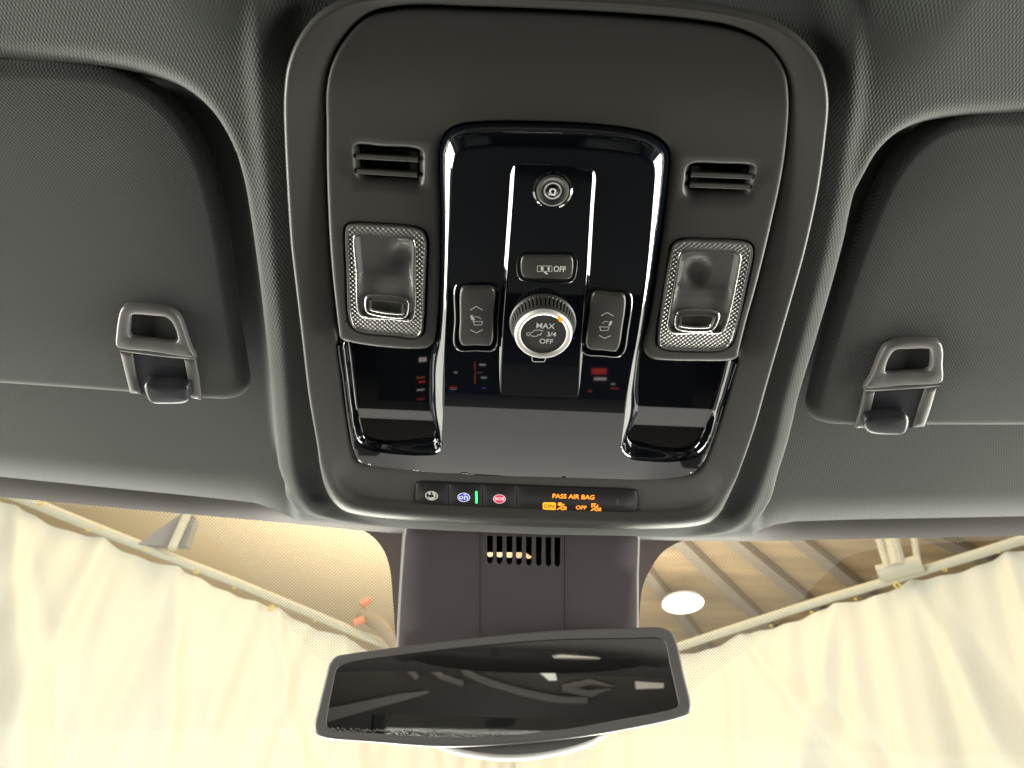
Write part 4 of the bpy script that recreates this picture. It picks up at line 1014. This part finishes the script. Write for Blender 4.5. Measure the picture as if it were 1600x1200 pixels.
# ceiling: plain to the left, boards with joists to the right
xs0 = KX.x + .0
g = G().add([Vector(v) for v in ((-9, .4, ZCEIL), (xs0, .4, ZCEIL), (xs0, 16, ZCEIL), (-9, 16, ZCEIL))], [(0, 1, 2, 3)])
mk('garage_ceiling', g, M['deck_left'], local=False)['kind'] = 'structure'
g = G().add([Vector(v) for v in ((xs0, .4, ZCEIL + .003), (11, .4, ZCEIL + .003), (11, 16, ZCEIL + .003), (xs0, 16, ZCEIL + .003))], [(0, 1, 2, 3)])
def boards():
    m, nt, b, out = NT('ceiling_boards_grain')
    tc = nd(nt, 'ShaderNodeTexCoord'); mp = nd(nt, 'ShaderNodeMapping'); mp.inputs['Scale'].default_value = (.6, 5, 1); mp.inputs['Rotation'].default_value = (0, 0, .5)
    nt.links.new(tc.outputs['Object'], mp.inputs[0]); n = nd(nt, 'ShaderNodeTexNoise', Scale=1.6, Detail=6.0); nt.links.new(mp.outputs[0], n.inputs['Vector'])
    cr = nd(nt, 'ShaderNodeValToRGB'); cr.color_ramp.elements[0].position = .3; cr.color_ramp.elements[0].color = (.44, .32, .19, 1); cr.color_ramp.elements[1].position = .7; cr.color_ramp.elements[1].color = (.66, .49, .28, 1)
    nt.links.new(n.outputs[0], cr.inputs[0]); nt.links.new(cr.outputs[0], b.inputs['Base Color']); b.inputs['Roughness'].default_value = .7; return m
mk('garage_ceiling', g, boards(), local=False)['kind'] = 'structure'
first_j = None
for (x0, y0), (x1, y1) in (((1060, 850), (1180, 965)), ((1140, 845), (1262, 945)), ((1240, 842), (1332, 915)), ((1450, 838), (1500, 862)), ((1010, 900), (1090, 1000)), ((1550, 800), (1640, 850))):
    p, q_ = WZ(x0, y0, ZCEIL - .1), WZ(x1, y1, ZCEIL - .1); d = (q_ - p).normalized(); a_ = p - d * 1.5; b_ = q_ + d * 1.2
    g = G(); n_ = Vector((-d.y, d.x, 0)) * .045
    g.loft([[a_ + n_, a_ - n_, a_ - n_ + Vector((0, 0, .1)), a_ + n_ + Vector((0, 0, .1))], [b_ + n_, b_ - n_, b_ - n_ + Vector((0, 0, .1)), b_ + n_ + Vector((0, 0, .1))]], True, True, True)
    o = mk('ceiling_joist', g, M['joist'], local=False, ang=20, base=a_); tag(o, 'dark joist running across the boarded garage ceiling on the right', 'joist', 'joists under the garage ceiling')
# round high bay lamp
lp = WZ(1067, 942, ZCEIL - .25); lth = thing('high_bay_lamp', lp, 'round white lit lamp under the boarded ceiling right of the sensor cover', 'lamp', local=False)
rl = .5 * (WZ(1098, 942, ZCEIL - .25) - WZ(1036, 942, ZCEIL - .25)).length
def wl_(c, prof, n=40):
    return G().loft([[c + Vector((r * math.cos(a * 2 * math.pi / n), r * math.sin(a * 2 * math.pi / n), z)) for a in range(n)] for r, z in prof], True)
mk('lamp_housing', wl_(lp, [(rl * 1.04, -.01), (rl * 1.04, .015), (rl * .5, .03), (.01, .03)]), M['pipe'], lth, local=False)
mk('lamp_diffuser', G().fan([lp + Vector((rl * math.cos(a * math.pi / 20), rl * math.sin(a * math.pi / 20), 0)) for a in range(40)]), mat('lit_diffuser', (.9, .9, .85), emis=((1, .98, .9), 9)), lth, local=False)
# garage floor and bonnet
g = G().add([Vector(v) for v in ((-14, -14, 0), (14, -14, 0), (14, 18, 0), (-14, 18, 0))], [(0, 1, 2, 3)])
mk('ground', g, mat('concrete_floor', (.45, .44, .40), rough=.6, var=.15, vscale=2), local=False)['kind'] = 'structure'

# ------------------------------------------------------------------ rear of the cabin, seen in the mirror
def seat(x, y, label):
    t = thing('car_chair', (x, y, .8), label, 'car seat', 'rear seats', local=False)
    def rb(name, c, sx, sy, sz, lean=0.0):
        g = G(); n = 28; rg = []
        for k, (sc_, z) in enumerate(((.0, -.5), (.75, -.5), (.95, -.44), (1, -.2), (1, .2), (.94, .42), (.72, .5), (0, .5))):
            rg.append([Vector((c[0] + sx / 2 * sc_ * math.copysign(abs(math.cos(a)) ** .5, math.cos(a)), c[1] - z * sz * lean + sy / 2 * sc_ * math.copysign(abs(math.sin(a)) ** .5, math.sin(a)), c[2] + z * sz)) for a in [2 * math.pi * i / n for i in range(n)]])
        g.loft(rg); mk(name, g, M['seat'], t, local=False, ang=60)
    rb('backrest', (x, y, .95), .5, .16, .62, .25); rb('headrest', (x, y - .08, 1.36), .27, .11, .19); rb('cushion', (x, y + .25, .62), .5, .5, .16)
seat(-.42, -1.35, 'dark rear seat on the driver side, reflected in the mirror'); seat(.42, -1.35, 'dark rear seat on the passenger side, reflected in the mirror')
# oval roof console over the rear seats with a lamp
rc = thing('rear_roof_console', (0.05, 0, 0), 'dark oval rear roof console reflected in the mirror', 'roof console')
def ov(sx, sy, h_, n=60, c=(.05, 1.0)): return [Vector((c[0] + sx * math.copysign(abs(math.cos(a)) ** .7, math.cos(a)), c[1] + sy * math.copysign(abs(math.sin(a)) ** .7, math.sin(a)), h_ + .165 * (c[1] + sy * math.sin(a) - .3))) for a in [2 * math.pi * i / n for i in range(n)]]
mk('console_rim', G().loft([ov(.30, .42, -.005), ov(.29, .41, .035), ov(.25, .36, .045), ov(.22, .32, .030)], cap=True), M['console2'], rc, ang=60, flip=HN)
mk('rear_lamp', G().loft([ov(.05, .035, .031, c=(.14, .95)), ov(.045, .03, .036, c=(.14, .95))], cap=True), mat('lamp_plate', (.7, .68, .6), rough=.3), rc, flip=HN)

# tailgate frame with a tinted rear window
def panel(x0, x1, z0, z1, y=-2.78, th=.05): return ((x0 + x1) / 2, y, (z0 + z1) / 2), x1 - x0, th, z1 - z0
tg = thing('tailgate', (0, -2.78, 1.2), 'dark tailgate with a tinted window, reflected in the mirror', 'tailgate', local=False)
g = G()
for p in ((-.86, -.52, 1.2, 1.85), (.50, .84, 1.2, 1.85), (-.52, .50, 1.2, 1.30), (-.52, .50, 1.55, 1.85)): c_, a_, b_, d_ = panel(*p); g.box(c_, a_, b_, d_)
mk('tailgate_frame', g, M['cabin'], tg, local=False, ang=20)
c_, a_, b_, d_ = panel(-.52, .50, 1.30, 1.55, th=.006); mk('rear_glass', G().box(c_, a_, b_, d_), thin_clear('privacy_glass', (.30, .31, .30)), tg, local=False, ang=20)
# rear quarter panels leave only the front door windows and a small rear window open
cq = G()
for sx in (-.82, .80):
    for y0, y1, z0, z1 in ((-2.75, -1.75, 1.18, 1.75), (-1.75, -1.15, 1.18, 1.30), (-1.75, -1.15, 1.50, 1.75), (-1.15, -.70, 1.18, 1.75)): cq.box((sx, (y0 + y1) / 2, (z0 + z1) / 2), .03, y1 - y0, z1 - z0)
mk('cabin_quarter_panels', cq, M['cabin'], local=False, ang=20)['kind'] = 'structure'
# centre screen with lit symbols; its reflection shows in the gloss panel
def mirrored(x, y, z):
    p = ML @ PH(x, y, hT); d = RW(x, y); n = (ML.to_3x3() @ Vector((0, 0, 1))); r = d - n * 2 * d.dot(n); return p + r * ((z - p.z) / r.z)
ZS = 1.05; c_ = mirrored(840, 600, ZS)
scr = thing('centre_display', c_, 'dark centre display with a few lit symbols, reflected in the gloss panel', 'display', local=False)
mk('display_panel', G().box((c_.x, c_.y + .0, ZS - .012), .42, .10, .02), mat('display_glass', (.004, .004, .005), rough=.7, spec=.1), scr, local=False, ang=20)
sym = {'r': mat('lit_red', (.5, .03, .02), emis=((1, .05, .05), .9)), 'o': mat('lit_dim_orange', (.4, .1, .02), emis=((1, .28, .08), .6)), 'b': mat('lit_blue', (.02, .05, .4), emis=((.1, .2, 1), 1.0)), 'w': mat('lit_white', (.5, .5, .5), emis=((.9, .7, .75), 1.3))}
for x, y, w_, h_, k_ in ((742, 572, 1.4, 14, 'o'), (742, 592, 1.4, 16, 'o'), (754, 570, 10, 2.5, 'w'), (756, 590, 9, 2.2, 'w'), (748, 582, 12, 1, 'o'), (708, 606, 11, 3.5, 'r'), (708, 614, 10, 3.5, 'w'), (936, 580, 24, 9, 'r'), (938, 592, 20, 4, 'w'),
                         (845, 583, 9, 9, 'b'), (893, 564, 7, 4, 'b'), (868, 608, 5, 3, 'w'), (922, 611, 6, 2.5, 'r'), (960, 607, 12, 1.6, 'r'), (958, 600, 6, 2, 'w'), (712, 582, 5, 2, 'w'), (705, 634, 6, 4, 'b'), (756, 607, 7, 2, 'b'), (658, 577, 12, 7, 'w'), (655, 605, 14, 2, 'o'), (657, 612, 10, 3, 'r'), (655, 624, 12, 2, 'w'), (655, 638, 12, 1.5, 'r')):
    q4 = [mirrored(x + a * w_ / 2, y + b * h_ / 2, ZS) for a, b in ((-1, -1), (1, -1), (1, 1), (-1, 1))]
    mk('lit_symbol', G().add(q4, [(0, 1, 2, 3)]), sym[k_], scr, local=False, flat=True)

# made-up pale and glowing tailgate shapes that form the reflection in the mirror
def inmirror(zx, zy, yw):
    x, y = zm([(zx, zy)])[0]; p = ML @ MP(x, y); n = (ML.to_3x3() @ mir_n).normalized(); d = RW(x, y); r = d - n * 2 * d.dot(n); return p + r * ((yw - p.y) / r.y)
pale = mat('pale_reflected_shape', (.26, .255, .24), rough=.5)
YM = -2.70
def mould(name, pts, m, par=tg, yw=YM):
    q4 = [inmirror(a, b, yw) for a, b in pts]; g = G(); back = [p - Vector((0, .012, 0)) for p in q4]
    g.loft([back, q4], True, True); mk(name, g, m, par, local=False, ang=20)
mould('light_band_panel', [(120, 405), (250, 378), (400, 348), (505, 336), (512, 344), (420, 372), (280, 410), (120, 455)], pale)  # pale panel added to imitate a band of light
lw_ = mat('lit_window', (.7, .7, .6), emis=((.95, 1, .85), 1.0))
mould('lit_window', [(840, 264), (905, 248), (985, 236), (1020, 242), (985, 256), (995, 296), (965, 298), (930, 268)], lw_)
mould('lit_window', [(1292, 300), (1345, 305), (1400, 308), (1400, 326), (1340, 328), (1295, 330)], mat('lit_window_dim', (.6, .6, .55), emis=((.8, .72, .6), .45)))
cv = [inmirror(a, b, YM + .02) for a, b in ((830, 168), (720, 178), (655, 200), (635, 232), (645, 262), (700, 292), (800, 325), (900, 352), (1000, 370), (1110, 374))]
mk('curved_moulding', G().tube(crom(cv, False, n=60), .016, 8), pale, tg, local=False)
cv = [inmirror(a, b, YM + .02) for a, b in ((1015, 326), (1120, 304), (1222, 324), (1120, 348), (1015, 328))]
mk('window_outline', G().tube(cv, .014, 8), pale, tg, local=False)  # added tube tracing a window shape in the reflection
for pts in (((415, 205), (430, 250), (465, 292)), ((475, 205), (510, 250), (560, 285), (640, 312))):
    mk('strap_guide', G().tube([inmirror(a, b, YM + .02) for a, b in pts], .014, 8), pale, tg, local=False)
